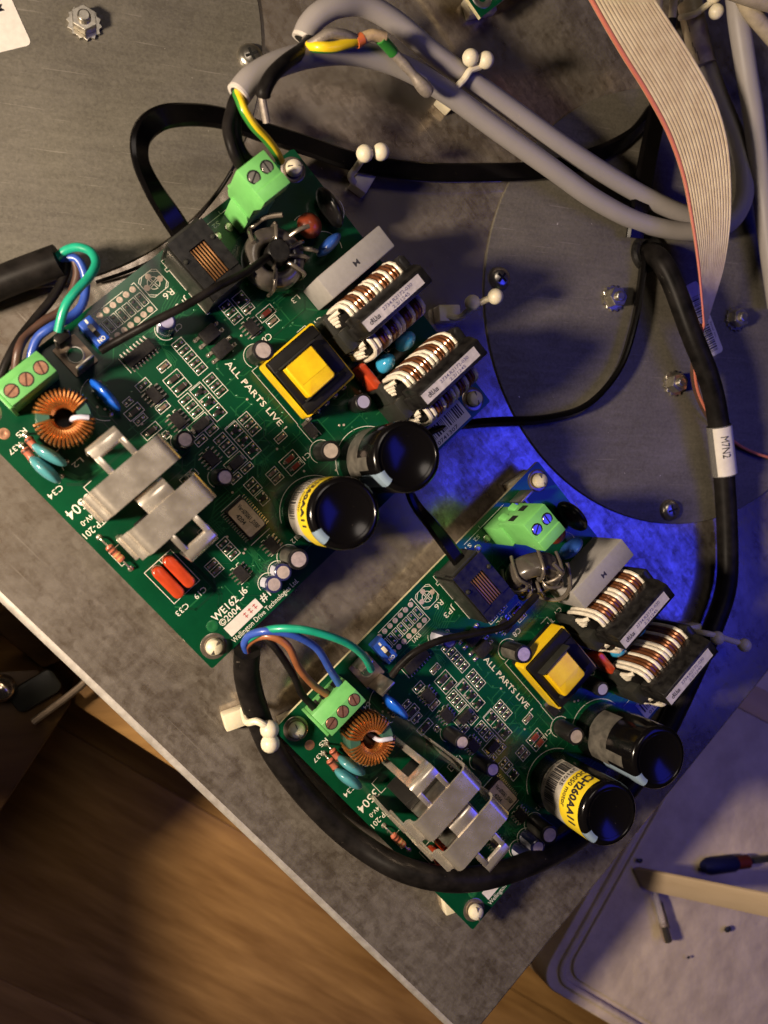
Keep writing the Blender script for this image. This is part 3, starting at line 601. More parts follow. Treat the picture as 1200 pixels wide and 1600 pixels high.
def big_cap(b, c, h, label, first):
    r = 10.9
    def can(): return MB().lathe([(r-.6, .2), (r, 1.0), (r, h-1.6), (r-.25, h-.7), (r-.9, h-.15), (r-1.7, h), (r-2.1, h-.35), (.01, h-.4)], SLEEVE, n=56).mesh('sleeve', angle=50)
    o = obj('storage_capacitor', cached(('bc', h), can), b, (c[0], c[1], 0))
    def cylfn(a0, rr): return lambda u, v: (rr*math.cos(a0 + u/rr), rr*math.sin(a0 + u/rr), v)
    def stripe():
        m = MB(); a0 = R(258); a1 = R(284)
        m.lathe([(r+.04, h*.45), (r+.04, h-1.65), (r-.2, h-.66), (r-.87, h-.1), (r-1.72, h+.05), (r-2.6, h-.2)], BSTRIPE, n=6, a0=a0, a1=a1)
        f = cylfn(0, r); fr = [(-.9,-.0)]
        m.lathe([(r+.07, h-6), (r+.07, h-5.8)], INK, n=4, a0=R(266), a1=R(276))
        return m.mesh('stripe')
    obj('polarity_stripe', cached(('bst', h), stripe), o)
    def vent():
        m = MB()
        m.lathe([(8.2, h-.39), (8.0, h-.30), (7.8, h-.39)], SLEEVE, n=48); return m.mesh('vent')
    obj('pressed_ring', cached(('bvt', h), vent), o)
    if first:
        def lab():
            m = MB(); rr = r+.10; A0, A1 = R(150), R(292)
            m.lathe([(rr, 8.5), (rr, 21.0)], LABG, n=30, a0=A0, a1=R(268)); m.lathe([(rr+.05, 20.5), (rr+.05, h-2.4)], LABY, n=34, a0=A0, a1=A1)
            q = rr+.30; f = cylfn(R(151), q)
            m.text('CH260AA11', INK, 5.4, 19.5, fn=lambda u, v: f(u, v+25.8), bold=.03); m.text('DD050 motor', INK, 3.4, 15.0, fn=lambda u, v: f(u, v+22.0), bold=.004)
            m.text('291025', INK, 2.6, 8.0, fn=lambda u, v: f(u+1, v+18.2)); barcode(m, INK, .6, 17.5, 11.2, 17.4, 0, fn=f, seed=4)
            m.text('mfg date qty 250', INK, 1.5, 11.0, fn=lambda u, v: f(u+1, v+9.4))
            return m.mesh('label')
        obj('label', cached('bcl', lab), o)
    else:
        def grey():
            m = MB(); m.lathe([(r+.05, 9), (r+.05, 20)], GSTRIPE, n=22, a0=R(158), a1=R(262)); m.lathe([(r+.05, 20), (r+.05, h-6)], GSTRIPE, n=6, a0=R(228), a1=R(250)); return m.mesh('print')
        obj('grey_print', cached('bcg', grey), o)
    return o

def clip(b, x0, loops):
    """tall folded spring-steel heat clip, 8.6 wide in x, bridging y 3..29 at 34 mm"""
    th = .8
    def strip():
        out = [(29.6,.1),(29.6,29)] + [(26.6+3.0*math.cos(R(a)), 31.0+3.0*math.sin(R(a))) for a in range(0, 91, 15)]
        out += [(7.8-2.4*math.sin(R(a)), 31.6+2.4*math.cos(R(a))) for a in range(0, 91, 15)]
        out += [(5.2,29.8),(4.6,29.2),(3.6,29.1),(3.0,28.4),(3.0,17)]
        # offset for thickness
        P = [Vector(p) for p in out]; inn = []
        for i in range(len(P)):
            d = (P[min(i+1, len(P)-1)] - P[max(i-1, 0)]).normalized(); inn.append(tuple(P[i] + Vector((-d.y, d.x))*th))
        m = MB(); n = len(out)
        for A_, flip in ((out, False), (inn, True)):
            vs = [(0, p[0], p[1]) for p in A_] + [(8.6, p[0], p[1]) for p in A_]
            m.add(vs, [((i, i+1, n+i+1, n+i) if not flip else (i, n+i, n+i+1, i+1)) for i in range(n-1)], CLIPM)
        for xx, fl in ((0, 1), (8.6, 0)):
            vs = [(xx, p[0], p[1]) for p in out] + [(xx, p[0], p[1]) for p in inn]
            m.add(vs, [((i, n+i, n+i+1, i+1) if fl else (i, i+1, n+i+1, n+i)) for i in range(n-1)], CLIPM)
        return m.mesh('strip', angle=40)
    o = obj('heat_clip', cached('strip', strip), b, (x0, 0, 0))
    obj('foot_plate', cached('foot', lambda: MB().box(.3,8.3,1.6,2.9,.1,19,CLIPM).mesh('foot',.2)), o)
    def loop():
        m = MB()
        for y0 in (12.2, 20.2): m.box(-5.4, .2, y0, y0+1.7, 32.9, 33.7, CLIPM)
        pr = [(-5.2,33.5),(-7.2,33.5)] + [(-7.2-1.9*math.sin(R(a)), 31.6+1.9*math.cos(R(a))) for a in range(15, 91, 15)] + [(-9.1,28.0)]
        q = [(p[0]*.99+.55, p[1]-.7) for p in pr][::-1]
        m.prism(pr + q, 12.2, 21.9, CLIPM, axis='y')
        for y0 in (12.2, 19.7): m.box(-9.1, -8.2, y0, y0+2.2, .1, 28.2, CLIPM)
        return m.mesh('loop', .12)
    def mid():
        pr = [(.2,33.6),(-2.6,33.5)] + [(-2.6-2.6*math.sin(R(a)), 30.9+2.6*math.cos(R(a))) for a in range(15, 91, 15)] + [(-5.2,25)]
        return MB().prism(pr + [(p[0]+.7, p[1]-.7) for p in pr][::-1], 12.6, 21.9, CLIPM, axis='y').mesh('mid', .12)
    for sx in loops:
        if sx == 0: obj('spring_loop', cached('midl', mid), o); continue
        lo = obj('spring_loop', cached('loop', loop), o, (0 if sx < 0 else 8.6, 0 if sx < 0 else 34.1, 0), rz=(0 if sx < 0 else math.pi))
    obj('transistor', cached('to', lambda: MB().box(1.0,3.8,8,22,2,20,ICB).mesh('to',.4)), o)
    obj('transistor_tab', cached('tot', lambda: MB().box(4.0,5.2,8.2,21.8,2,26,NICKEL).mesh('tot',.2)), o)

def terminal3(b):
    pr = [(-3.2,.1),(5.4,.1),(5.4,13.2),(5.0,14.6),(-.2,14.6),(-2.6,10.6),(-3.2,10.2)]
    o = obj('screw_terminal', cached('t3', lambda: MB().prism(pr, 6.6, 22.0, GREEN, axis='y').mesh('t3', .25)), b)
    obj('end_rib', cached('t3r', lambda: MB().prism([(-3.4,.1),(6.1,.1),(6.1,9.8),(4.9,12.2),(-3.0,10.4)], 5.5, 6.55, GREEN, axis='y').mesh('r', .2)), o)
    for k, y in enumerate((9.3, 14.3, 19.4)):
        q = MB().disc((0,0), 2.1, 14.63, HOLE, 20); obj('screw_hole', cached('t3h', lambda: q.mesh('h')), o, (1.8, y, 0))
        s_ = MB().cyl((0,0), 1.85, 13.9, 14.72, BRASS, 20, e=.15); s_.box(-.22,.22,-1.8,1.8,14.70,14.74,RBAND); obj('terminal_screw', cached('t3s', lambda: s_.mesh('s')), o, (1.8, y, 0), rz=(.2, .9, 1.3)[k])
        obj('wire_entry', cached('t3e', lambda: MB().box(-3.35,-3.1,-1.7,1.7,2.6,8.2,HOLE).mesh('e')), o, (0, y, 0))
def terminal2(b):
    hd = [(-2.4,.1),(5.6,.1),(5.6,12.5),(4.6,14.5),(-2.4,14.5)]
    o = obj('plug_terminal', cached('p2h', lambda: MB().prism(hd, 94.2, 105.6, GREENP, axis='y').mesh('hdr', .25)), b)
    pr = [(-3.8,12.0),(-4.7,14.8),(-4.7,29.8),(-4.4,31.0),(3.2,31.2),(3.4,31.6),(6.9,31.6),(6.9,26),(5.2,21),(5.2,12.0)]
    p = obj('plug', cached('p2p', lambda: MB().prism(pr, 94.9, 105.1, GREENP, axis='y').mesh('plug', .22)), o)
    for k, y in enumerate((97.5, 102.5)):
        obj('screw_hole', cached('p2o', lambda: MB().disc((0,0), 2.05, 31.15, HOLE, 20).mesh('h')), o, (-.3, y, 0))
        s_ = MB().cyl((0,0), 1.75, 30.4, 31.19, NICKEL, 18, e=.2); s_.box(-.22,.22,-1.7,1.7,31.19,31.23,HOLE); obj('terminal_screw', cached('p2s', lambda: s_.mesh('s')), o, (-.25, y, 0), rz=.5+k)
        obj('wire_entry', cached('p2e', lambda: MB().box(-4.8,-4.6,-1.3,1.3,19.0,22.6,HOLE).mesh('e')), o, (0, y, 0))
        obj('coding_rib', cached('p2c', lambda: MB().prism([(-6.0,13.5),(-4.6,17),(-4.6,12)], -1.3, 1.3, GREENP, axis='y').mesh('c',.1)), o, (0, y, 0))

def socket(b):
    def body():
        m = MB()
        m.box(-3.0,2.0,69.6,83.0,.1,15.6,BLACK); m.box(2.0,13.2,69.6,73.4,.1,15.6,BLACK); m.box(2.0,13.2,79.4,83.0,.1,15.6,BLACK); m.box(13.2,17.4,69.6,83.0,.1,15.0,BLACK); m.box(2.0,13.2,73.4,79.4,.1,13.4,HOLE)
        return m.mesh('socket')
    o = obj('phone_socket', cached('sk', body), b)
    obj('side_shell', cached('sks', lambda: MB().prism([(-1.8,69.55),(-1.8,69.0),(17.6,69.0),(17.6,69.55)], .1, 14.2, DGREY).mesh('ss', .1)), o)
    obj('latch_peg', cached('skp', lambda: MB().ball((0,0,0), .9, DGREY, 10).mesh('p')), o, (4.0, 70.7, 15.6)); obj('latch_peg', cached('skp', None), o, (3.0, 82.0, 15.6))
    obj('front_lip', cached('skl', lambda: MB().box(-4.0,-3.0,70.4,82.4,3,14.6,DGREY).box(-3.6,-2.9,69.3,71.4,.1,9,DGREY).mesh('l',.2)), o)
    for k in range(6):
        y = 73.95 + k*.98
        obj('contact', cached('skc', lambda: MB().box(0,10.9,-.24,.24,0,.35,CONTACT).mesh('c',.08)), o, (2.15, y, 14.5), rot=(0, R(-2.5), 0))

def copper_toroid(b):
    o = obj('copper_toroid', cached('ctc', lambda: MB().lathe([(3.9,6.6),(7.2,6.6),(7.6,7.2),(7.6,13.8),(7.2,14.6),(3.9,14.6),(3.6,14.0),(3.6,7.2),(3.9,6.6)], CORE, n=40).mesh('core')), b, (15.9, 14.6, 0))
    def wind():
        m = MB()
        for k in range(40):
            a = k*9.0 - 20
            if k in (8, 9, 10, 11, 27, 28): continue
            c, s_ = math.cos(R(a)), math.sin(R(a)); dr = R(4.0)
            c2, s2 = math.cos(R(a)+dr), math.sin(R(a)+dr)
            pts = [(3.15*c, 3.15*s_, 6.2), (3.1*c, 3.1*s_, 14.4), (3.7*c, 3.7*s_, 15.2), (5.6*c2, 5.6*s2, 15.5), (7.5*c2, 7.5*s2, 15.1), (8.1*c2, 8.1*s2, 14.2), (8.1*c2, 8.1*s2, 6.2)]
            m.tube(pts, .40, COPPER, 6)
        return m.mesh('winding')
    w = obj('winding', cached('ctw', wind), o); w['kind'] = 'stuff'
    obj('wire_tail', cached('ctt', lambda: MB().tube(spline([(4.2,5.0,15.4),(2.6,3.2,15.6),(1.6,1.6,14),(1.4,1.0,4)], 4), .75, PSTRIPE, 10).mesh('tail')), o)
    obj('base_disc', cached('ctb', lambda: MB().cyl((0,0), 6.5, .1, 6.4, BLACK, 24).mesh('b')), o)
def black_toroid(b, var):
    """common choke wound with thick varnished wire; standing tilted on the second board"""
    def core(): return MB().lathe([(4.9,-4),(8.2,-4),(9.3,-3.2),(9.7,-1.5),(9.7,1.5),(9.3,3.2),(8.2,4.2),(6.5,4.6),(5.2,4.2),(4.6,3),(4.6,-3),(4.9,-4)], COAT, n=40).mesh('core', .6)
    if var == 0:
        o = obj('varnished_toroid', cached('btc', core), b, (18.3, 94.3, 8.5))
        angs = (138, -45, 22, 52, 80)
    else:
        o = obj('varnished_toroid', cached('btc', core), b, (19.0, 94.0, 11.0), rot=(R(35), R(42), R(0)))
        angs = (-95, -40, 10, 60, 110, 160, 215)
    for a in angs:
        q = R(a)
        def turn(): return MB().tube([(3.3 if abs(x) < 0 else x, 0, z) for x, z in ((3.2,-4.6),(3.0,0),(3.2,4.2),(4.2,5.2),(6.5,5.4),(9.0,5.0),(10.2,3.8),(10.4,0),(10.1,-4.4))], .65, GWIRE, 10).mesh('turn')
        obj('wire_turn', cached('btt', turn), o, rz=q)
    if var == 0:
        obj('centre_stud', cached('bts', lambda: MB().cyl((0,0), 3.5, -4, 9.2, BLACK, 28, e=.5).mesh('stud')), o, (-.4, .4, 0))
        obj('wire_tail', MB().tube(spline([(-7,-3,5),(-9.5,-1.5,3),(-11.5,1.5,-2),(-11.0,6.0,2),(-8.0,10,5)], 5), .8, GWIRE, 10), o)
        obj('wire_tail', MB().tube(spline([(-2,8,4),(-1.5,11,6),(-.5,14,6)], 5), .7, GWIRE, 10), o)
        obj('wire_tail', MB().tube(spline([(3,8,4),(5,10,5),(6.5,12,3)], 5), .7, GWIRE, 10), o)
    else:
        obj('wire_tail', MB().tube(spline([(9,-2,2),(10.5,2,5),(9.5,7,7),(4,11,6),(-2,12,0)], 5), .8, GWIRE, 10), o)
        obj('wire_tail', MB().tube(spline([(-4,8,4),(-7,9,6),(-11,7,4)], 5), .8, GWIRE, 10), o)

def make_board(var, loc, rz, label):
    b = empty('circuit_board', (loc[0], loc[1], 11.0), rz); tag(b, label, 'circuit board', 'green drive control boards')
    def sub():
        m = MB(); P = rrect(-5.2,101.5,-5.2,127,.6,2); m.prism(P, -1.6, 0, FR4, top=PCB); return m.mesh('substrate')
    obj('substrate', cached('sub', sub), b)
    o = obj('copper_tracks', cached('trk', board_traces), b); o['kind'] = 'stuff'
    o = obj('silkscreen', cached('slk', board_silk), b); o['kind'] = 'stuff'
    o = obj('plated_holes', cached('via', vias), b); o['kind'] = 'stuff'
    for c in ((0,0),(0,122.2),(96.5,0),(96.5,122.2)): obj('mounting_pad', cached('mp', lambda: MB().lathe([(4.2,.03),(4.1,.08),(2.0,.08),(1.9,.02)], RINGM, n=28).mesh('pad')), b, (*c, 0))
    names = {'c': 'chip_resistor', 'b': 'chip_capacitor', 'm': 'chip_resistor', 'r': 'glass_diode', 's': 'small_transistor', 'D': 'diode', 'D2': 'diode'}
    for x0, x1, y0, y1, n, k in SMD:
        w = (x1-x0)/n
        for i in range(n):
            key = (k, round(w, 0), round(y1-y0, 0))
            if k == 'D2': obj('diode', cached(key, lambda: MB().box(-2.2,2.2,-1.5,1.5,.1,2.2,ICB).box(-3.2,-2.0,-1,1,.02,.6,TIN).box(2.0,3.2,-1,1,.02,.6,TIN).mesh('d')), b, ((x0+x1)/2, (y0+y1)/2, 0)); continue
            obj(names[k], cached(key, lambda: chip_mesh(k[0], w, y1-y0)), b, (x0+w*(i+.5), (y0+y1)/2, 0), rz=(rnd.uniform(-.03, .03) if k != 's' else (0 if rnd.random() < .6 else math.pi)))
    for x0, x1, y0, y1, n, ax in SO:
        w, l = x1-x0, y1-y0
        h = 2.4 if n == 14 else 1.65
        o = obj('integrated_circuit', cached(('ic', round(w), round(l)), lambda: MB().box(-w/2,w/2,-l/2,l/2,.15,h,ICB).mesh('ic', .15, seg=1)), b, ((x0+x1)/2, (y0+y1)/2, 0))
        q = obj('lead', cached(('icl', round(w), round(l)), lambda: leads_mesh(w, l, n, ax)), o); q['kind'] = 'stuff'
        if n == 14:
            def ml():
                m = MB().prism(rrect(-5.4,5.4,-3.2,3.4,.8), 2.42, 2.5, MCUL)
                m.text('Ver:i\u00d8S061_D5BF', INK, 2.0, 9.6, loc=(-4.8,.3,2.53), bold=.03); m.text('4204', INK, 2.0, 3.8, loc=(-2.8,-2.1,2.53), bold=.03); return m.mesh('lab')
            obj('label', cached('mcul', ml), o, rz=0)
    for k, x0 in enumerate((20.7, 26.6)):
        o = obj('optocoupler', cached('opt', lambda: MB().box(-2.2,2.2,-2.9,2.9,.3,3.2,ICB).mesh('op', .3)), b, (x0+2.15, 64.9, 0))
        for dx in (-1.3, 1.3):
            for sg in (-1, 1): obj('lead', cached('opl', lambda: MB().box(-.5,.5,-1.1,1.1,.05,.5,TIN).lathe([(.75,.02),(.6,.4),(.01,.8)],TIN,(0,-.4),10).mesh('l')), o, (dx, sg*3.9, 0), rz=(0 if sg < 0 else math.pi))
    # electrolytics
    elcap(b, (42.0,36.2), 5.4, 12.2, DARKCAN); elcap(b, (57.9,37.1), 5.4, 12.0, DARKCAN)
    elcap(b, (37.0,72.2), 6.6, 11.8, DARKCAN, stripe=GSTRIPE); elcap(b, (74.0,68.0), 6.6, 11.5, DARKCAN); elcap(b, (70.2,87.4), 5.6, 10.0, DARKCAN, top=LILAC)
    elcap(b, (13.4,55.7), 5.4, 11.5, NAVY, top=LILAC, stripe=PSTRIPE); elcap(b, (93.8,26.0), 5.6, 9.0, NAVY, stripe=PSTRIPE); elcap(b, (93.0,31.2), 5.6, 9.6, NAVY, stripe=PSTRIPE); elcap(b, (92.0,37.0), 6.8, 12.0, DARKCAN, stripe=GSTRIPE)
    # film capacitors, discs, resistors
    def film(): return MB().prism(rrect(-6,6,-1.9,1.9,1.85,5), .6, 9.6, ORED).mesh('film', .9, seg=3)
    obj('film_capacitor', cached('film', film), b, (70.8,3.7,0)); obj('film_capacitor', cached('film', film), b, (70.6,8.2,0))
    obj('film_capacitor', cached('film2', lambda: MB().prism(rrect(-5,5,-1.6,1.6,1.55,5), .6, 9.5, ORED).mesh('film', .8, seg=3)), b, (65.2,94.6,0))
    axial(b, 'carbon_resistor', (47.6,-1.7), (60.9,-1.5), 2.0, 6.4, 1.25, (RBAND, RBAND, RGOLD, RGOLD))
    axial(b, 'carbon_resistor', (11.4,3.7), (18.6,3.0), 3.6, 4.6, 1.35, (RBAND, RBAND)); axial(b, 'carbon_resistor', (13.2,.9), (20.4,.2), 3.6, 4.8, 1.4, (RBAND, RBAND))
    blob(b, 'ceramic_disc', (20.6,4.6,6.2), (5.6,1.9,4.6), CTEAL, rz=R(12), legs=((4.6,1.2),(-3.6,-.6))); blob(b, 'ceramic_disc', (23.0,.9,6.2), (5.6,2.0,4.6), CTEAL, rz=R(8), legs=((4.6,1.0),(-3.6,-.6)))
    blob(b, 'blue_disc', (17.6,28.0,6.0), (6.2,1.9,5.2), CBLUE, rz=R(-3), legs=((4.6,-2.0),(-4.6,2.0)))
    blob(b, 'cyan_disc', (64.6,112.0,8.6), (2.9,3.9,5.4), CCYAN, rz=R(8), legs=((-1.4,-4),(1.4,3.5))); blob(b, 'cyan_disc', (65.8,102.4,6.6), (2.9,3.7,4.8), CCYAN, rz=R(8), legs=((-1.4,-4),(1.4,3.5)))
    blob(b, 'black_varistor', (16.8,121.4,6.0), (7.0,2.4,6.2), BLACKG, rz=R(-4)); blob(b, 'red_disc', (17.0,112.6,4.6), (4.2,4.0,3.6), RBROWN); blob(b, 'blue_varistor', (25.4,113.4,5.4), (2.0,5.2,5.4), VBLUE, rz=R(4))
    o = obj('grey_film_capacitor', cached('gfb', lambda: MB().box(31.1,39.2,98.2,125.6,.3,18.0,GBOX).mesh('gf', .5)), b)
    obj('marking', cached('gfm', lambda: MB().text('M', INK, 2.6, 2.0, loc=(36.3,110.6,18.03), rot=R(90), bold=.01).mesh('mk')), o)
    # transformer
    o = obj('transformer', cached('tra', lambda: MB().box(40.8,61.3,69.6,89.6,1.0,9.5,BLACK).mesh('tr', .4)), b)
    obj('ferrite_core', cached('trc', lambda: MB().box(41.0,44.6,69.9,89.3,9.5,13.2,FERRITE).box(57.4,61.1,69.9,89.3,9.5,13.0,FERRITE).box(44.6,57.4,69.9,72.4,9.5,13.2,FERRITE).box(44.6,57.4,84.2,89.3,9.5,13.2,FERRITE).mesh('c', .25)), o)
    def yt():
        m = MB(); A_ = rrect(40.2,61.9,69.0,90.2,1.0); B_ = rrect(40.75,61.35,69.55,89.65,.8); n = len(A_)
        for P, Q, z0, z1 in ((A_, A_, 5.0, 11.2), (A_, B_, 11.2, 11.21)):
            m.add([(p[0], p[1], z0) for p in P] + [(p[0], p[1], z1) for p in Q], [(i, (i+1) % n, n+(i+1) % n, n+i) for i in range(n)], YELLOW)
        return m.mesh('tape')
    obj('core_tape', cached('try', yt), o)
    def win(): return MB().prism(rrect(44.8,57.3,72.4,83.8,1.2), 3, 16.4, YELLOW).mesh('w', .6, seg=3)
    obj('wound_coil', cached('trw', win), o)
    obj('tape_end', cached('trx', lambda: MB().prism([(45.4,73.0),(52.8,73.2),(53.0,83.4),(45.3,83.3)], 16.4, 16.52, YELLOW).mesh('tx')), o)
    obj('coil_flange', cached('trf', lambda: MB().box(44.4,45.0,71.5,85.4,9,17.2,NICKEL if False else DGREY).box(57.0,57.6,71.5,85.4,9,15.0,DGREY).mesh('f', .1)), o)
    for y in (72, 76, 80, 84, 88): obj('pin', cached('trp', lambda: MB().cyl((0,0), .5, .05, 2.5, TIN, 8).lathe([(1.1,.03),(.7,.7),(.01,1.0)],TIN,n=10).mesh('p')), o, (63.2, y, 0))
    choke(b, 51.4); choke(b, 79.4)
    big_cap(b, (87.2,53.2), 34.2, '', True); big_cap(b, (87.5,78.6), 35.0, '', False)
    clip(b, 36.0, (-1,)); clip(b, 50.3, (0, 1))
    terminal3(b); terminal2(b); socket(b); copper_toroid(b); black_toroid(b, var)
    # dip switch
    o = obj('dip_switch', cached('dip', lambda: MB().box(-2.7,5.8,36.2,40.6,.1,5.6,DIPB).mesh('dip', .3)), b)
    obj('slot', cached('dps', lambda: MB().box(-.6,3.7,37.7,39.1,5.55,5.63,HOLE).mesh('s')), o); obj('slider', cached('dpb', lambda: MB().box(-.4,1.7,37.75,39.05,5.4,6.4,CREAM).mesh('b',.1)), o)
    obj('marking', cached('dpt', lambda: MB().text('1', SILK, 1.8, .7, loc=(-2.3,38.9,5.64), rot=R(-90), bold=.03).text('ON', SILK, 1.8, 2.4, loc=(4.1,39.6,5.64), rot=R(-90), bold=.03).mesh('t')), o)
    # earth spade plate with a round hole and an upright tab
    def sp():
        m = MB(); P = rrect(-2.0,8.2,25.9,34.0,.3,1); m.prism(P, .4, 1.3, TABM); m.disc((3.0,30.0), 2.2, 1.33, PCB, 24); m.lathe([(2.3,1.33),(2.2,1.36),(2.6,1.36),(2.7,1.32)], NICKEL, (3.0,30.0), 24); return m.mesh('sp')
    o = obj('spade_terminal', cached('spd', sp), b)
    obj('tab', cached('spt', lambda: MB().box(7.3,8.1,26.6,32.6,1.0,14.5,NICKEL).mesh('tab',.15)), o)
    obj('tab', cached('spt2', lambda: MB().box(-2.2,-1.4,27.4,32.4,1.0,12.0,NICKEL).mesh('tab',.15)), o)
    obj('spade_tab', cached('esp', lambda: MB().box(-2.4,-1.5,108.2,114.5,.5,9,NICKEL).box(-2.4,3.2,108.6,110.2,.3,1.4,NICKEL).box(-2.4,3.2,112.4,114.0,.3,1.4,NICKEL).mesh('e',.15)), b)
    # stickers
    def strip():
        m = MB().box(94.5,98.4,6.0,19.7,.03,.09,WHITEP)
        for y in (13.8, 15.8, 17.8): m.box(95.4,97.4,y-.12,y+.12,.09,.12,INKR); m.box(95.7,95.95,y-.6,y+.6,.09,.12,INKR); m.box(96.7,96.95,y-.45,y+.75,.09,.12,INKR)
        return m.mesh('st')
    obj('sticker', cached('stk', strip), b)
    def bc():
        m = MB().box(92.6,100.6,96.0,117.6,.03,.09,WHITEP)
        x = 0
        rr = random.Random(9); y = 97.2
        while y < 116.4: w = rr.choice((.25,.25,.45,.7)); m.box(93.6,98.0,y,y+w,.09,.12,INK); y += w + rr.choice((.3,.4,.6))
        m.text('010741307', INK, 1.9, 13.0, loc=(100.2,98.5,.12), rot=R(90), bold=.01); return m.mesh('bc')
    obj('barcode_sticker', cached('bcs', bc), b)
    return b
B1 = make_board(0, (-29.8026, 24.2999), R(-47.912), 'green circuit board at upper left with a brown bare stud in its black coil')
B2 = make_board(1, (61.4465, -76.2603), R(-47.682), 'green circuit board at lower right, its yellow capacitor label fully readable')
B1['label'] = 'larger green circuit board at upper left, nearest the smooth left disc'
B2['label'] = 'green circuit board at lower right, ringed by the thick black cable'

# third board: only its corner reaches into the picture
b3 = empty('circuit_board', (127.8,167.6,12), R(-47.8)); tag(b3, 'corner of a third green circuit board cut off by the top edge', 'circuit board', None)
obj('substrate', MB().prism([(-70,0),(0,0),(0,60),(-70,60)], -1.6, 0, FR4, top=PCB), b3)
obj('mounting_pad', MB().lathe([(4.0,.03),(3.9,.08),(1.9,.08),(1.8,.02)], NICKEL, (-5.2,5.2), 24), b3)

# nylon supports that hold the boards
def standoff(p, rz, label, tab=True):
    t = empty('board_support', (p[0], p[1], 0), rz); tag(t, label, 'standoff', 'white nylon board supports')
    def post(): return MB().lathe([(3.2,.0),(3.2,9.2),(1.8,9.3),(1.8,11.2),(2.6,11.6),(2.8,12.6),(2.3,14.0),(1.2,14.7),(.01,14.9)], CREAM, n=20).mesh('post')
    obj('post', cached('sop', post), t)
    obj('slit', cached('sos', lambda: MB().box(-.18,.18,-2.4,2.4,12.6,14.75,GSTRIPE).mesh('s')), t)
    obj('foot', cached('sof', lambda: MB().box(-8.2,3.5,-3.2,3.2,0.02,4.0,CREAM).mesh('f', .5)), t)
def onb(B, x, y): v = B.matrix_basis @ Vector((x*S, y*S, 0)); return (v.x/S, v.y/S)
for o_ in (B1, B2): o_.matrix_basis = Matrix.Translation(o_.location) @ o_.rotation_euler.to_matrix().to_4x4()
standoff(onb(B1,0,122.2), R(100), 'white nylon support tip by the green plug on the upper left board')
standoff(onb(B1,96.5,122.2), R(20), 'white nylon support tip beside the barcode on the upper left board')
standoff(onb(B1,96.5,0), R(-28), 'white nylon support at the bottom corner of the upper left board')
standoff(onb(B2,0,122.2), R(30), 'white nylon support at the top corner of the lower right board, near the disc')
standoff(onb(B2,0,0), R(200), 'white nylon support beside the wired terminal of the lower right board')
standoff(onb(B2,96.5,0), R(10), 'white nylon support at the lowest corner, under the black cable')
standoff((134.3,178.7,0)[:2], R(20), 'white nylon support of the third board at the top edge')

# ------------------------------------------------------------------ cables
def cable(name, pts, r, m, label, cat='cable', sub=7, n=16, end=None):
    p = spline(pts, sub); o = obj(name, MB().tube(p, r, m, n)); 
    return tag(o, label, cat)
def cable_thing(name, label, cat='cable'): return tag(empty(name), label, cat)

# thick black cable that rings the lower right board
t = cable_thing('black_cable', 'thick black cable with a white printed label, looping round the lower right board')
main = [(206.5,96.5,2.5), (206.2,92.1,9), (209.9,83.1,12), (217.4,63.5,14), (225.9,46.7,14), (232.2,32.1,12), (238.3,9.4,9), (242.3,-19.2,7), (241.5,-37.4,7), (234.6,-54.0,7), (223.8,-75.5,6), (211.2,-98.0,4.5), (194.7,-116.5,4.5), (169.3,-128.4,10), (140.7,-129.0,22), (115.6,-127.3,28), (96.6,-123.5,24), (82.1,-116.1,14), (68.0,-102.5,9), (55.2,-84.8,8), (48.1,-68.7,12), (44.2,-55.8,18), (43.6,-47.6,22)]
obj('jacket', MB().tube(spline(main, 8), 4.1, BLKC, 20), t)
e = Vector(main[-1])
for nm, m, path, r in (('black_core', BLKC, [main[-1], (43.4,-43.5,25), (45.6,-41.2,28), (50.7,-45.5,30), (57.1,-55.1,26), (60.9,-62.3,22), (65.4,-67.3,19)], 1.15),
                       ('brown_core', W_BROWN, [main[-1], (43.0,-45.1,25), (45.6,-42.4,28), (49.5,-41.9,31), (54.4,-45.1,31), (58.9,-53.1,27), (64.6,-59.6,22), (69.7,-63.7,19)], 1.2),
                       ('blue_core', W_BLUE, [main[-1], (42.1,-44.3,26), (43.5,-41.3,29), (48.1,-39.8,33), (55.9,-41.6,33), (63.6,-46.5,30), (69.1,-54.2,25), (73.5,-60.3,20)], 1.2),
                       ('green_core', W_GREEN, [main[-1], (42.5,-43.9,26), (46.6,-40.2,31), (52.3,-38.8,36), (60.5,-39.9,38), (71.0,-44.1,36), (78.0,-49.4,32), (82.6,-55.2,26)], 1.2)):
    obj(nm, MB().tube(spline(path, 7), r, m, 12), t)
# its marker
def marker():
    a = Vector((233.3,28.4,11.5)); c = Vector((238.4,8.9,9.2)); o = empty('cable_marker', (0,0,0)); 
    d = (c-a).normalized()
    obj('clear_sleeve', MB().tube([a, (a+c)/2, c], 4.75, CLEAR, 24, caps=False), o)
    u = Vector((0,0,1)); u = (u - d*u.dot(d)).normalized(); w = d.cross(u)
    m = MB(); n = 24; L_ = (c-a).length; q = []
    a_ = a + d*.4; L_ -= .8
    for i in range(n+1):
        ang = R(72 - 122*i/n); q.append((u*math.cos(ang) + w*math.sin(ang)))
    vs = [a_ + k*4.9 for k in q] + [a_ + d*L_ + k*4.9 for k in q]
    m.add(vs, [(i, i+1, n+2+i, n+1+i) for i in range(n)], WHITEP)
    def fn(x, y):
        ang = R(40) - y/4.98; k = u*math.cos(ang) + w*math.sin(ang); p = a_ + d*(3.5+x) + k*5.22; return tuple(p)
    m.text('M7N2', INK, 4.2, 8.6, fn=lambda x, y: fn(x, -y if False else y), bold=.0)
    obj('printed_label', m, o); return o
tag(marker(), 'white printed marker in a clear sleeve on the thick black cable', 'cable marker')

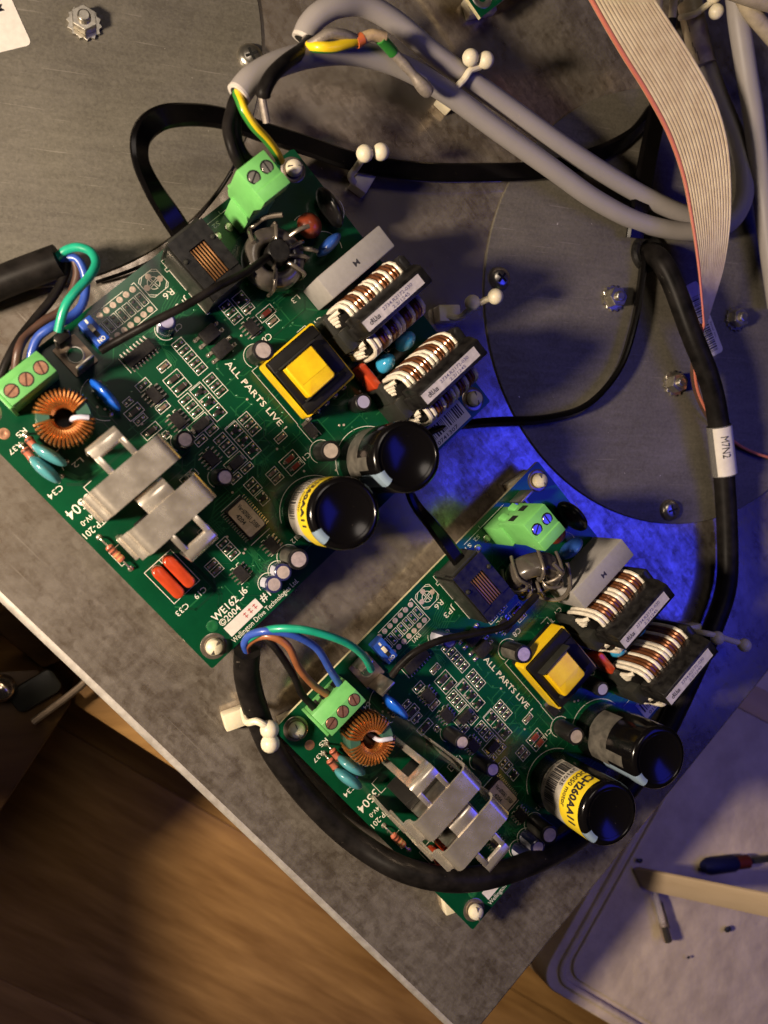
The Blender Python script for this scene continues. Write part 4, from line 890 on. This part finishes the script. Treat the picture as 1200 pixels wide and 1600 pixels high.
# left black cable with its four cores
t = cable_thing('black_cable', 'short thick black cable entering at the left edge with green and blue cores')
e0 = (-9.6,69.0,15)
obj('jacket', MB().tube(spline([(-36.4,57.3,7), (-27.7,61.6,9), (-18.9,65.3,12), e0], 6), 4.7, BLKC, 20), t)
for nm, m, path, r in (('green_core', W_GREEN, [(-10.5,69.4,15), (-7.8,71.5,17), (-4.4,71.9,20), (-0.9,70.3,22), (0.4,66.6,24), (-1.3,62.3,26), (-4.4,58.2,27), (-7.1,54.4,27), (-8.6,50.9,26), (-9.7,46.6,24)], 1.3),
                       ('blue_core', W_BLUE, [(-10.1,69.4,14), (-5.2,69.8,16), (-2.9,66.0,16), (-2.5,61.2,15), (-3.7,56.2,15), (-7.1,52.2,16), (-11.4,48.9,19), (-15.2,45.9,18), (-17.0,41.9,17), (-17.6,38.8,16)], 1.3),
                       ('brown_core', W_DBROWN, [(-10.1,69.4,14), (-6.3,70.2,15), (-4.7,66.1,15), (-6.2,60.6,14), (-9.2,54.7,14), (-14.0,51.0,15), (-18.4,46.6,16), (-20.5,41.6,18), (-21.5,36.0,16)], 1.3),
                       ('black_core', BLKC, [(-10.2,69.0,14), (-7.9,68.8,14), (-8.4,64.7,14), (-11.6,58.2,14), (-16.2,51.6,15), (-20.4,45.2,16), (-23.2,39.4,17), (-25.4,34.0,16)], 1.3)):
    obj(nm, MB().tube(spline(path, 6), r, m, 12), t)
obj('spade_sleeve', MB().box(-1.5,1.5,-2.3,2.3,-4.5,4.5,BLKC).mesh('s',.9), t, (-8.7,45.4,19), R(-47.8))

# grey cables
t = cable_thing('grey_cable', 'lower thick grey cable with a stripped end and yellow green earth wire')
g1 = [(38.5,113.2,40), (42.5,118.5,40), (51.3,125.4,38), (63.8,132.3,34), (77.1,136.7,30), (93.4,137.5,26), (111.3,134.5,21), (133.1,127.4,16), (156.0,119.4,12), (177.1,111.5,9), (198.7,106.2,7), (219.9,104.9,7), (237.0,107.9,9), (245.6,118.0,10), (247.4,130.9,9), (244.0,144.9,8), (236.7,159.5,7), (230.2,172.3,7), (225.4,186.5,7), (222.2,200.8,7)]
obj('jacket', MB().tube(spline(g1, 7), 3.55, GREYC, 20), t)
d0 = (Vector(g1[0])-Vector(g1[1])).normalized(); p0 = Vector(g1[0])
obj('cut_end', MB().tube([p0 - d0*.6, p0 + d0*.25], 3.6, GREYI, 20), t)
obj('cut_bore', MB().tube([p0 + d0*.2, p0 + d0*.32], 2.5, HOLE, 20), t)
obj('earth_wire', MB().tube(spline([tuple(p0 - d0*2), (38.0,113.0,41), (38.6,110.5,42), (40.0,107.5,42), (43.0,104.9,40), (46.7,103.5,37), (50.4,101.9,33), (53.0,101.3,28)], 7), 1.4, W_YEL, 14, m2=W_GRN2, half=(6, 11)), t)
obj('black_core', MB().tube(spline([tuple(p0 - d0*2), (37.6,111.8,40), (36.6,108.6,40), (35.5,103.4,40), (36.5,98.6,40), (38.6,95.4,38), (41.3,95.5,34)], 6), 1.7, BLKC, 12), t)
obj('black_core', MB().tube(spline([tuple(p0 - d0*2), (39.1,111.2,39), (38.1,106.5,38), (38.5,101.1,38), (41.2,97.6,36), (44.5,97.8,32)], 6), 1.6, BLKC, 12), t)
t = cable_thing('grey_cable', 'upper thick grey cable with a torn sheath and spliced wires, top middle')
g2 = [(59.7,137.8,30), (61.0,141.3,31), (64.4,145.2,32), (70.4,149.1,32), (79.2,152.0,30), (90.9,150.4,27), (103.1,145.8,24), (118.9,141.3,20), (138.1,135.5,16), (158.0,128.5,13), (179.1,121.9,10), (200.8,115.7,8), (223.0,111.2,7), (242.9,113.4,6), (252.9,125.3,5), (253.5,135.3,5)]
obj('jacket', MB().tube(spline(g2, 7), 3.5, GREYC, 20), t)
p0 = Vector(g2[0]); d0 = (p0 - Vector(g2[1])).normalized()
obj('cut_end', MB().tube([p0 - d0*.8, p0 + d0*.3], 3.6, GREYI, 20), t); obj('cut_bore', MB().tube([p0 + d0*.25, p0 + d0*.4], 2.7, HOLE, 20), t)
obj('dark_core', MB().tube(spline([(60.4,137.2,32), (59.0,132.2,36), (60.7,131.9,40), (64.5,134.0,42), (69.7,135.1,41), (73.8,135.5,39)], 6), 1.5, BRAID, 12), t)
obj('striped_core', MB().tube(spline([(59.3,131.6,38), (61.9,130.2,41), (66.1,131.0,41), (70.9,133.5,40), (73.8,135.3,39)], 6), 1.55, W_YEL, 14, m2=W_GRN2, half=(7, 13)), t)
obj('orange_crimp', MB().tube([(73.4,134.8,39), (75.4,136.2,39)], 1.9, W_ORANGE, 12), t)
obj('bare_splice', MB().tube(spline([(75.2,136.1,39), (78.6,137.9,39), (82.7,138.6,38)], 4), 1.7, W_BEIGE, 12, radii=None), t)
obj('green_end', MB().tube(spline([(81.4,138.0,38), (84.2,137.6,36), (87.0,136.9,34)], 4), 1.8, W_GRN2, 12), t)
obj('braid_tail', MB().tube(spline([(86.6,137.2,34), (90.3,135.2,33), (94.4,132.5,32), (98.0,130.0,31), (101.1,128.6,30)], 4), 2.0, BRAID, 12, radii=[1.4,1.5,1.6,1.5,1.6,1.7,1.6,1.5,1.4,1.6,1.9,2.1,2.2,2.3,2.2,2.1,1.7]), t)
obj('black_core', MB().tube(spline([(60.9,135.6,33), (56.6,129.3,38), (51.1,122.8,43), (47.0,117.6,45), (44.8,113.3,45), (44.7,112.0,44)], 6), 2.1, BLKC, 12), t)
obj('pink_tip', MB().tube(spline([(44.3,111.9,44), (45.0,109.8,43), (46.3,106.1,41)], 4), 1.1, BRAID, 10), t)
cable('grey_cable', [(227.9,194.4,24), (230.8,181.2,23), (237.5,164.7,20), (243.7,152.3,17), (249.4,136.9,14), (254.8,117.9,12), (261.3,98.9,9), (266.3,78.6,8)], 3.9, GREYC, 'grey cable running down along the right edge of the picture')
cable('beige_cable', [(222.9,189.8,30), (229.9,182.0,29), (241.1,176.3,27), (255.9,169.1,25)], 3.0, BEIGE, 'beige cable crossing the top right corner')
cable('beige_cable', [(211.7,182.1,36), (226.1,181.0,36), (239.6,180.9,36)], 3.4, BEIGE, 'short beige cable at the very top right edge')
t = cable_thing('heat_shrink', 'worn beige sleeve with faded writing on the grey cable, top right', 'sleeve')
obj('sleeve', MB().tube(spline([(220.5,193.9,8), (222.1,187.8,8), (224.6,179.3,8), (227.5,170.6,8)], 5), 4.5, BEIGE, 18), t)
for k, q in enumerate(((215.8,182.6,12.6), (216.7,180.3,12.6), (218.3,174.7,12.6), (219.5,173.0,12.6), (220.7,171.7,12.6), (221.3,169.9,12.6))): obj('ink_mark', MB().box(-.15,.15,-1.2+.2*(k % 3),1.0,0,.1,INK), t, q, .3)
# loose wire ends tucked behind the ribbon
for k, (x, lab) in enumerate(((1030, 'left of two short beige wire ends behind the ribbon cable'), (1052, 'right of two short beige wire ends behind the ribbon cable'))):
    t = cable_thing('wire_end', lab, 'wire'); obj('insulation', MB().tube([(192.8,192.9,14), (195.9,186.8,10)] if False else ([(202.0,194.9,14), (204.1,185.6,10)] if k == 0 else [(209.1,196.4,14), (210.7,184.5,10)]), 1.5, BEIGE, 10), t)
    obj('black_boot', MB().tube([(204.1,185.8,10), (204.5,180.7,8)] if k == 0 else [(210.7,184.7,10), (211.1,177.8,8)], 1.9, BLKC, 10), t)

# flat black cables
def flat_cable(label, pts, rolls, w=6.6, t_=2.3):
    p = spline(pts, 7); n = len(p); ups = []
    for i in range(n):
        f = i/(n-1)*(len(rolls)-1); k = min(int(f), len(rolls)-2); a = rolls[k] + (rolls[k+1]-rolls[k])*(f-k)
        d = (p[min(i+1, n-1)] - p[max(i-1, 0)]).normalized(); ups.append(Quaternion(d, R(a)) @ Vector((0,0,1)))
    return tag(obj('flat_cable', MB().flat(p, w, t_, BLKF, ups)), label, 'flat cable', 'flat black phone cables')
flat_cable('flat black cable looping from the socket of the upper left board to the right', [(30.0,72.8,20), (25.8,77.7,20), (21.6,82.7,22), (16.2,88.9,26), (12.5,96.0,28), (13.0,103.3,28), (18.1,109.5,26), (26.5,112.8,24), (37.4,115.1,20), (50.3,115.6,14), (66.2,115.5,9), (84.5,113.3,7), (105.9,113.6,6), (128.1,116.1,6), (157.5,121.5,5), (179.7,129.9,5), (196.3,140.2,4), (205.2,150.7,4)],
           [0, 0, 0, 25, 45, 40, 20, 0, 0, 0, 0, 0, 0, 0, 0, 30, 50, 50])
flat_cable('flat black cable between the lower board socket and the disc, passing the tall capacitor', [(121.6,-28.1,21), (116.8,-22.9,21), (111.6,-16.9,22), (104.7,-9.6,24), (98.4,-2.8,25), (96.1,3.5,24), (99.6,12.2,16), (106.9,20.8,12), (117.3,24.8,8), (136.0,27.3,6), (157.9,29.1,5), (175.9,34.5,5), (190.3,48.6,5), (197.5,66.4,5), (201.7,84.4,4), (203.6,96.0,3)],
           [0, 0, 0, 20, 45, 60, 70, 80, 75, 70, 70, 70, 70, 70, 70, 70], w=5.0, t_=2.3)
flat_cable('short flat black cable from the grommet up behind the ribbon cable', [(197.9,100.6,5), (197.9,112.4,8), (201.3,130.0,8), (205.6,145.8,7), (209.3,159.2,6)], [0, 0, 0], w=8.0, t_=2.6)

# thin black earth wires over the boards
cable('thin_wire', [(8.2,34.7,15), (9.3,40.2,17), (11.4,48.6,21), (14.0,60.0,25), (15.9,70.3,25), (17.2,81.2,21), (17.1,90.8,17)] if False else [(1.5,41.5,26), (6.3,44.4,28), (13.8,48.3,33), (24.1,53.9,36), (33.0,59.9,36), (41.8,65.7,33), (49.0,72.1,28)], 1.2, BLKC, 'thin black wire crossing the upper left board to its stud', 'wire')
cable('thin_wire', [(90.3,-58.2,24), (92.4,-54.6,26), (96.8,-49.8,29), (105.3,-46.4,30), (117.3,-45.1,29), (130.2,-43.6,27), (136.9,-39.1,26), (143.8,-34.1,24)], 1.2, BLKC, 'thin black wire crossing the lower right board to its coil', 'wire')
cable('thin_wire', [(0.4,66.8,1.8), (12.8,72.2,3), (21.8,77.8,5), (29.1,86.1,8), (36.5,95.2,12), (40.3,101.0,16)], .55, BLKC, 'hair thin black lead on the left disc rim', 'wire')

# ribbon cable: sixteen conductors side by side
rib = cable_thing('ribbon_cable', 'beige ribbon cable with one red edge coming down from the top right', 'ribbon cable')
Lp = spline([(153.4,172.7,34), (162.5,162.3,33), (172.8,152.7,31), (183.9,143.0,29), (195.0,131.3,27), (203.5,117.9,25), (209.4,102.8,23), (214.2,88.4,21), (217.8,76.0,19), (220.9,66.1,17)], 6)
Rp = spline([(178.3,178.0,34), (189.3,168.7,33), (202.7,157.7,31), (214.6,145.8,29), (222.1,132.6,27), (225.9,118.4,25), (228.5,104.1,22), (230.2,89.8,17), (228.9,77.0,13), (226.4,66.7,11)], 6)
NC = 16
for k in range(NC):
    f = (k+.5)/NC; pp = [Lp[i]*(1-f) + Rp[i]*f for i in range(len(Lp))]; sp = [(Rp[i]-Lp[i]).length for i in range(len(Lp))]
    obj('conductor', MB().tube(pp, .7, RIBR if k == 0 else RIB, 8, radii=[max(.40, min(.8, s_/NC*.475)) for s_ in sp]), rib)
web = MB(); n = len(Lp); up_ = Vector((0,0,-.42))
web.add([p + up_ for p in Lp] + [p + up_ for p in Rp], [(i, i+1, n+i+1, n+i) for i in range(n-1)], RIB); obj('web', web, rib)
tail = [(220.9,66.9,17), (221.1,58.8,14), (221.9,51.4,11), (225.5,43.7,8), (231.1,36.2,6), (238.0,29.9,4.5), (249.0,22.3,4), (259.1,18.3,4), (271.1,15.8,4)]
p = spline(tail, 6); obj('red_conductor', MB().tube(p, .6, RIBR, 8), rib)
w2 = MB(); w2.flat([q + Vector((.25, .1, -1.6)) for q in p], .8, 2.0, W_DBROWN, [(0,0,1)]*len(p)); obj('edge_on_ribbon', w2, rib)

# ------------------------------------------------------------------ beaded cable ties
def tie(label, base, rz, strap, balls, r=2.75, foot=True):
    t = empty('beaded_tie'); tag(t, label, 'cable tie', 'white nylon beaded ties')
    if foot: obj('mount', MB().box(-4.2,4.2,-3.0,3.0,-.0,5.5,CREAM).mesh('m',.6), t, base, rz)
    p = spline(strap, 5); obj('strap', MB().tube(p, 1.15, CREAM, 10), t)
    for q in balls: obj('bead', cached(('bead', r), lambda: MB().ball((0,0,0), r, CREAM, 20).mesh('bead')), t, q)
tie('white beaded tie above the corner of the upper left board', (87.2,108.9,0), R(60), [(83.2,106.8,6), (81.1,107.6,9), (82.2,109.4,12), (81.6,109.1,20), (80.9,108.7,24)], [(80.8,108.7,25), (86.2,110.0,25)])
tie('white beaded tie holding the two grey cables, top middle', (119.5,142.4,0), R(55), [(117.2,138.8,8), (113.7,136.1,22), (115.8,138.4,24), (117.6,141.2,25), (121.2,143.1,25)], [(116.7,144.2,27), (122.3,144.4,27)])
tie('white beaded tie next to the left rim of the right disc', (119.3,65.6,0), R(5), [(118.6,64.5,5), (121.7,63.6,8), (123.6,65.8,13), (125.8,67.3,17), (129.2,68.9,20)], [(122.9,67.1,16), (129.2,68.6,21)])
tie('white beaded tie round the cable at the left corner of the lower right board', (43.1,-73.0,0), R(15), [(44.9,-69.3,7), (44.5,-71.1,16), (46.8,-70.3,19), (49.0,-71.3,20), (50.9,-73.3,19)], [(51.1,-73.3,19), (51.3,-77.8,19)], r=3.0)
tie('white beaded tie round the cable at the right edge of the lower board', (227.1,-54.7,0), R(5), [(223.7,-53.6,6), (223.0,-53.1,14), (226.6,-53.8,17), (236.3,-56.7,15), (243.7,-58.8,14)], [(228.5,-55.1,17), (243.7,-59.2,15)], r=2.7)
tie('white beaded tie on the sleeve in the top right corner', (222.5,192.3,0), R(80), [(215.9,187.1,8), (217.9,185.6,14), (220.4,187.3,17), (222.8,189.1,19)], [(222.9,184.2,20), (221.9,189.8,20)], foot=False)

# ------------------------------------------------------------------ stickers on the steel
def sticker(label, c, rz, w, h, seed, lines, z=1.06, bar=None):
    t = empty('barcode_sticker', (c[0], c[1], z), rz); tag(t, label, 'sticker')
    obj('paper', MB().prism(rrect(-w/2,w/2,-h/2,h/2,1.6), 0, .1, WHITEP), t)
    m = MB(); x0, x1, y0, y1 = bar; barcode(m, INK, x0, x1, y0, y1, .13, seed=seed); q = obj('bars', m, t); q['kind'] = 'stuff'
    for s_, size, fit, x, y in lines: obj('printed_line', MB().text(s_, INK, size, fit, loc=(x, y, .13), bold=.005), t)
def mid(a, c): return ((a[0]+c[0])/2, (a[1]+c[1])/2)
sticker('white barcode sticker half hidden under the thick black cable', mid((227.6,87.4,1), (242.1,58.2,1)), math.atan2(((242.1,58.2,1))[1]-((227.6,87.4,1))[1], ((242.1,58.2,1))[0]-((227.6,87.4,1))[0]), 31, 7.0, 3, [('Made in China  Serial no.', 1.5, 19, -10, 1.9)], bar=(-10, 14, -3.0, 1.2))
sticker('white sticker with rounded corner at the top left corner', tuple(Vector(((-17.4,137.0,1))[:2]) - Vector((math.cos(R(-66)), math.sin(R(-66))))*17 - Vector((math.cos(R(24)), math.sin(R(24))))*8.5), R(-66), 34, 17, 6, [('27 4X 0002 M', 2.4, 18, -12, 3.6)], bar=(-12, 9, -4.5, 2.0))

# ------------------------------------------------------------------ what lies below and beside the plate
FZ = -220.0
floor = empty('wooden_floor', ((111.0,-268.5,-220))[:2] + (FZ,), R(-36)); floor['kind'] = 'structure'
for k in range(-3, 7):
    o = obj('plank', cached(('plank'), lambda: MB().box(-420,420,-64.85,64.85,-8,0,WOOD).mesh('plank', .5)), floor, (60*((k*37) % 5-2), k*130.0-30, rnd.uniform(-.3,.3)))
under = obj('ground', MB().box(-900,900,-900,900,-12,-10.2,WOOD2), None, (100,-150,FZ)); under['kind'] = 'structure'
# dark wooden crate at the left, its rim at a level between plate and floor
t = empty('wooden_crate', (0,0,0)); tag(t, 'dark wooden crate with a chrome latch at the left below the plate', 'crate')
def wood_poly(nm, P, z0, z1, m): obj(nm, MB().prism([(p[0], p[1]) for p in P], z0, z1, m).mesh(nm, 1.5), t)
wood_poly('side_board', [(-9.3,-79.2,-62), (-21.0,-65.2,-62), (-40.7,-65.0,-62), (-68.0,-93.1,-62), (-68.6,-149.0,-62), (-39.1,-125.1,-62)][::-1], -218, -62, WOOD2)
wood_poly('front_rail', [(-9.1,-81.6,-70), (44.5,-123.8,-70), (52.5,-114.0,-70), (-5.2,-66.7,-70)], -110, -70, WOOD)
wood_poly('back_rail', [(-38.9,-47.8,-66), (-19.9,-66.3,-66), (-0.4,-58.7,-66), (-21.0,-30.3,-66)], -110, -66, WOOD2)
obj('shade_board', MB().box(-116,-108,-520,-90,-220,0,WOOD2).mesh('lid',1), t); obj('shade_board', MB().box(-116,-108,-89.5,-5,-220,60,WOOD2).mesh('lid',1), t)  # unseen boards added to shade floor and crate from the lamp, no real lid
lt = empty('chrome_latch', (-21.9,-72.8,-58), R(30)); tag(lt, 'blurred chrome latch on the dark crate', 'latch')
obj('plate', MB().prism(rrect(-9,9,-5,5,3),-3,0,DGREY).mesh('p',1.2), lt); obj('wire_bail', MB().tube(spline([(16,6,2),(30,9,4),(34,2,4),(18,-6,3),(-6,-9,3)],6), 1.4, TABM, 10), lt); obj('knob', MB().ball((-8,8,4), 5, CHROME, 14), lt)

# pale plastic case on the right
cc = (196.0,-218.9,-45)
t = empty('plastic_case', cc, R(-47.8+12)); tag(t, 'pale grey plastic case lid with a raised rim below the plate', 'case')
def case():
    m = MB(); W_, H_ = 330.0, 250.0
    P = rrect(-6,W_,-6,H_,10,5); m.prism(P, -175, -3, CASE)
    Q = rrect(4,W_-10,4,H_-10,8,5); m.prism(Q, -3, -1.2, CASE); return m.mesh('lid', 2.2, seg=3)
obj('lid', case(), t)
obj('rim', MB().tube([(p[0], p[1], -2.2) for p in rrect(0,W_ if False else 324,0,244,8,6)] + [(324,8,-2.2)], 1.6, CASE, 10), t)
t = tag(obj('wooden_strip', MB().box(-90,140,-7,7,-12,0,WOOD3).mesh('ws',.8), None, (312.2,-103.3,-45), math.atan2(((316.3,-106.8,-45))[1]-((280.4,-88.7,-45))[1], ((316.3,-106.8,-45))[0]-((280.4,-88.7,-45))[0])), 'pale wooden strip at the right edge behind the case', 'strip')
a = Vector((239.4,-178.8,-44)); c = Vector((260.0,-168.2,12)); d = (c-a); L_ = d.length
st = obj('wooden_stick', MB().prism([(-1,-5.2),(2,-6.3),(L_+60,-6.3),(L_+60,6.3),(2,6.3),(-1,5.2)], -.8, .8, STICK).mesh('stick', .3), None, tuple(a)); st.rotation_euler = d.to_track_quat('X', 'Z').to_euler()
tag(st, 'flat tan wooden stick leaning on the case at lower right', 'stick')
gl = empty('glass_tube', (249.6,-197.1,-43), math.atan2(((253.4,-210.6,-43))[1]-((245.9,-184.9,-43))[1], ((253.4,-210.6,-43))[0]-((245.9,-184.9,-43))[0])); tag(gl, 'small clear tube with metal end lying beside the stick', 'tube')
obj('glass', MB().tube([(-11,0,1),(0,0,1),(6,0,1)], 1.5, CLEAR, 12), gl); obj('metal_end', MB().tube([(5,0,1.2),(8,0,1.4),(13,0,1.6)], 2.2, CHROME, 12), gl); obj('pin', MB().tube([(-6,2.0,1),(8,2.6,1)], .7, CHROME, 8), gl)
sd = empty('screwdriver', (288.2,-178.8,-42), math.atan2(((314.1,-181.2,-42))[1]-((274.7,-179.2,-42))[1], ((314.1,-181.2,-42))[0]-((274.7,-179.2,-42))[0])); tag(sd, 'dark blue handled screwdriver with red collar shaded by the stick', 'screwdriver')
obj('handle', MB().tube([(-14,0,0),(-11,0,0),(4,0,0),(6,0,0)], 4, BLUEP, 12, radii=[2.5,4,4,3]), sd); obj('collar', MB().tube([(6,0,0),(13,0,0)], 3.2, REDP, 12), sd); obj('shaft', MB().tube([(13,0,0),(70,0,0)], 1.6, DGREY, 10), sd)
for px, rr_ in (((239.3,-170.6,-44), 1.6), ((291.2,-212.5,-44), 2.2), ((267.7,-221.9,-44), 1.0)):
    tag(obj('crumb', MB().ball((0,0,0), rr_, DGREY, 10, (1,.7,.4)), None, px), ['small dark crumb above the stick', 'longest dark crumb below the stick', 'tiny dark crumb lowest on the case'][(1.6,2.2,1.0).index(rr_)], 'crumb')
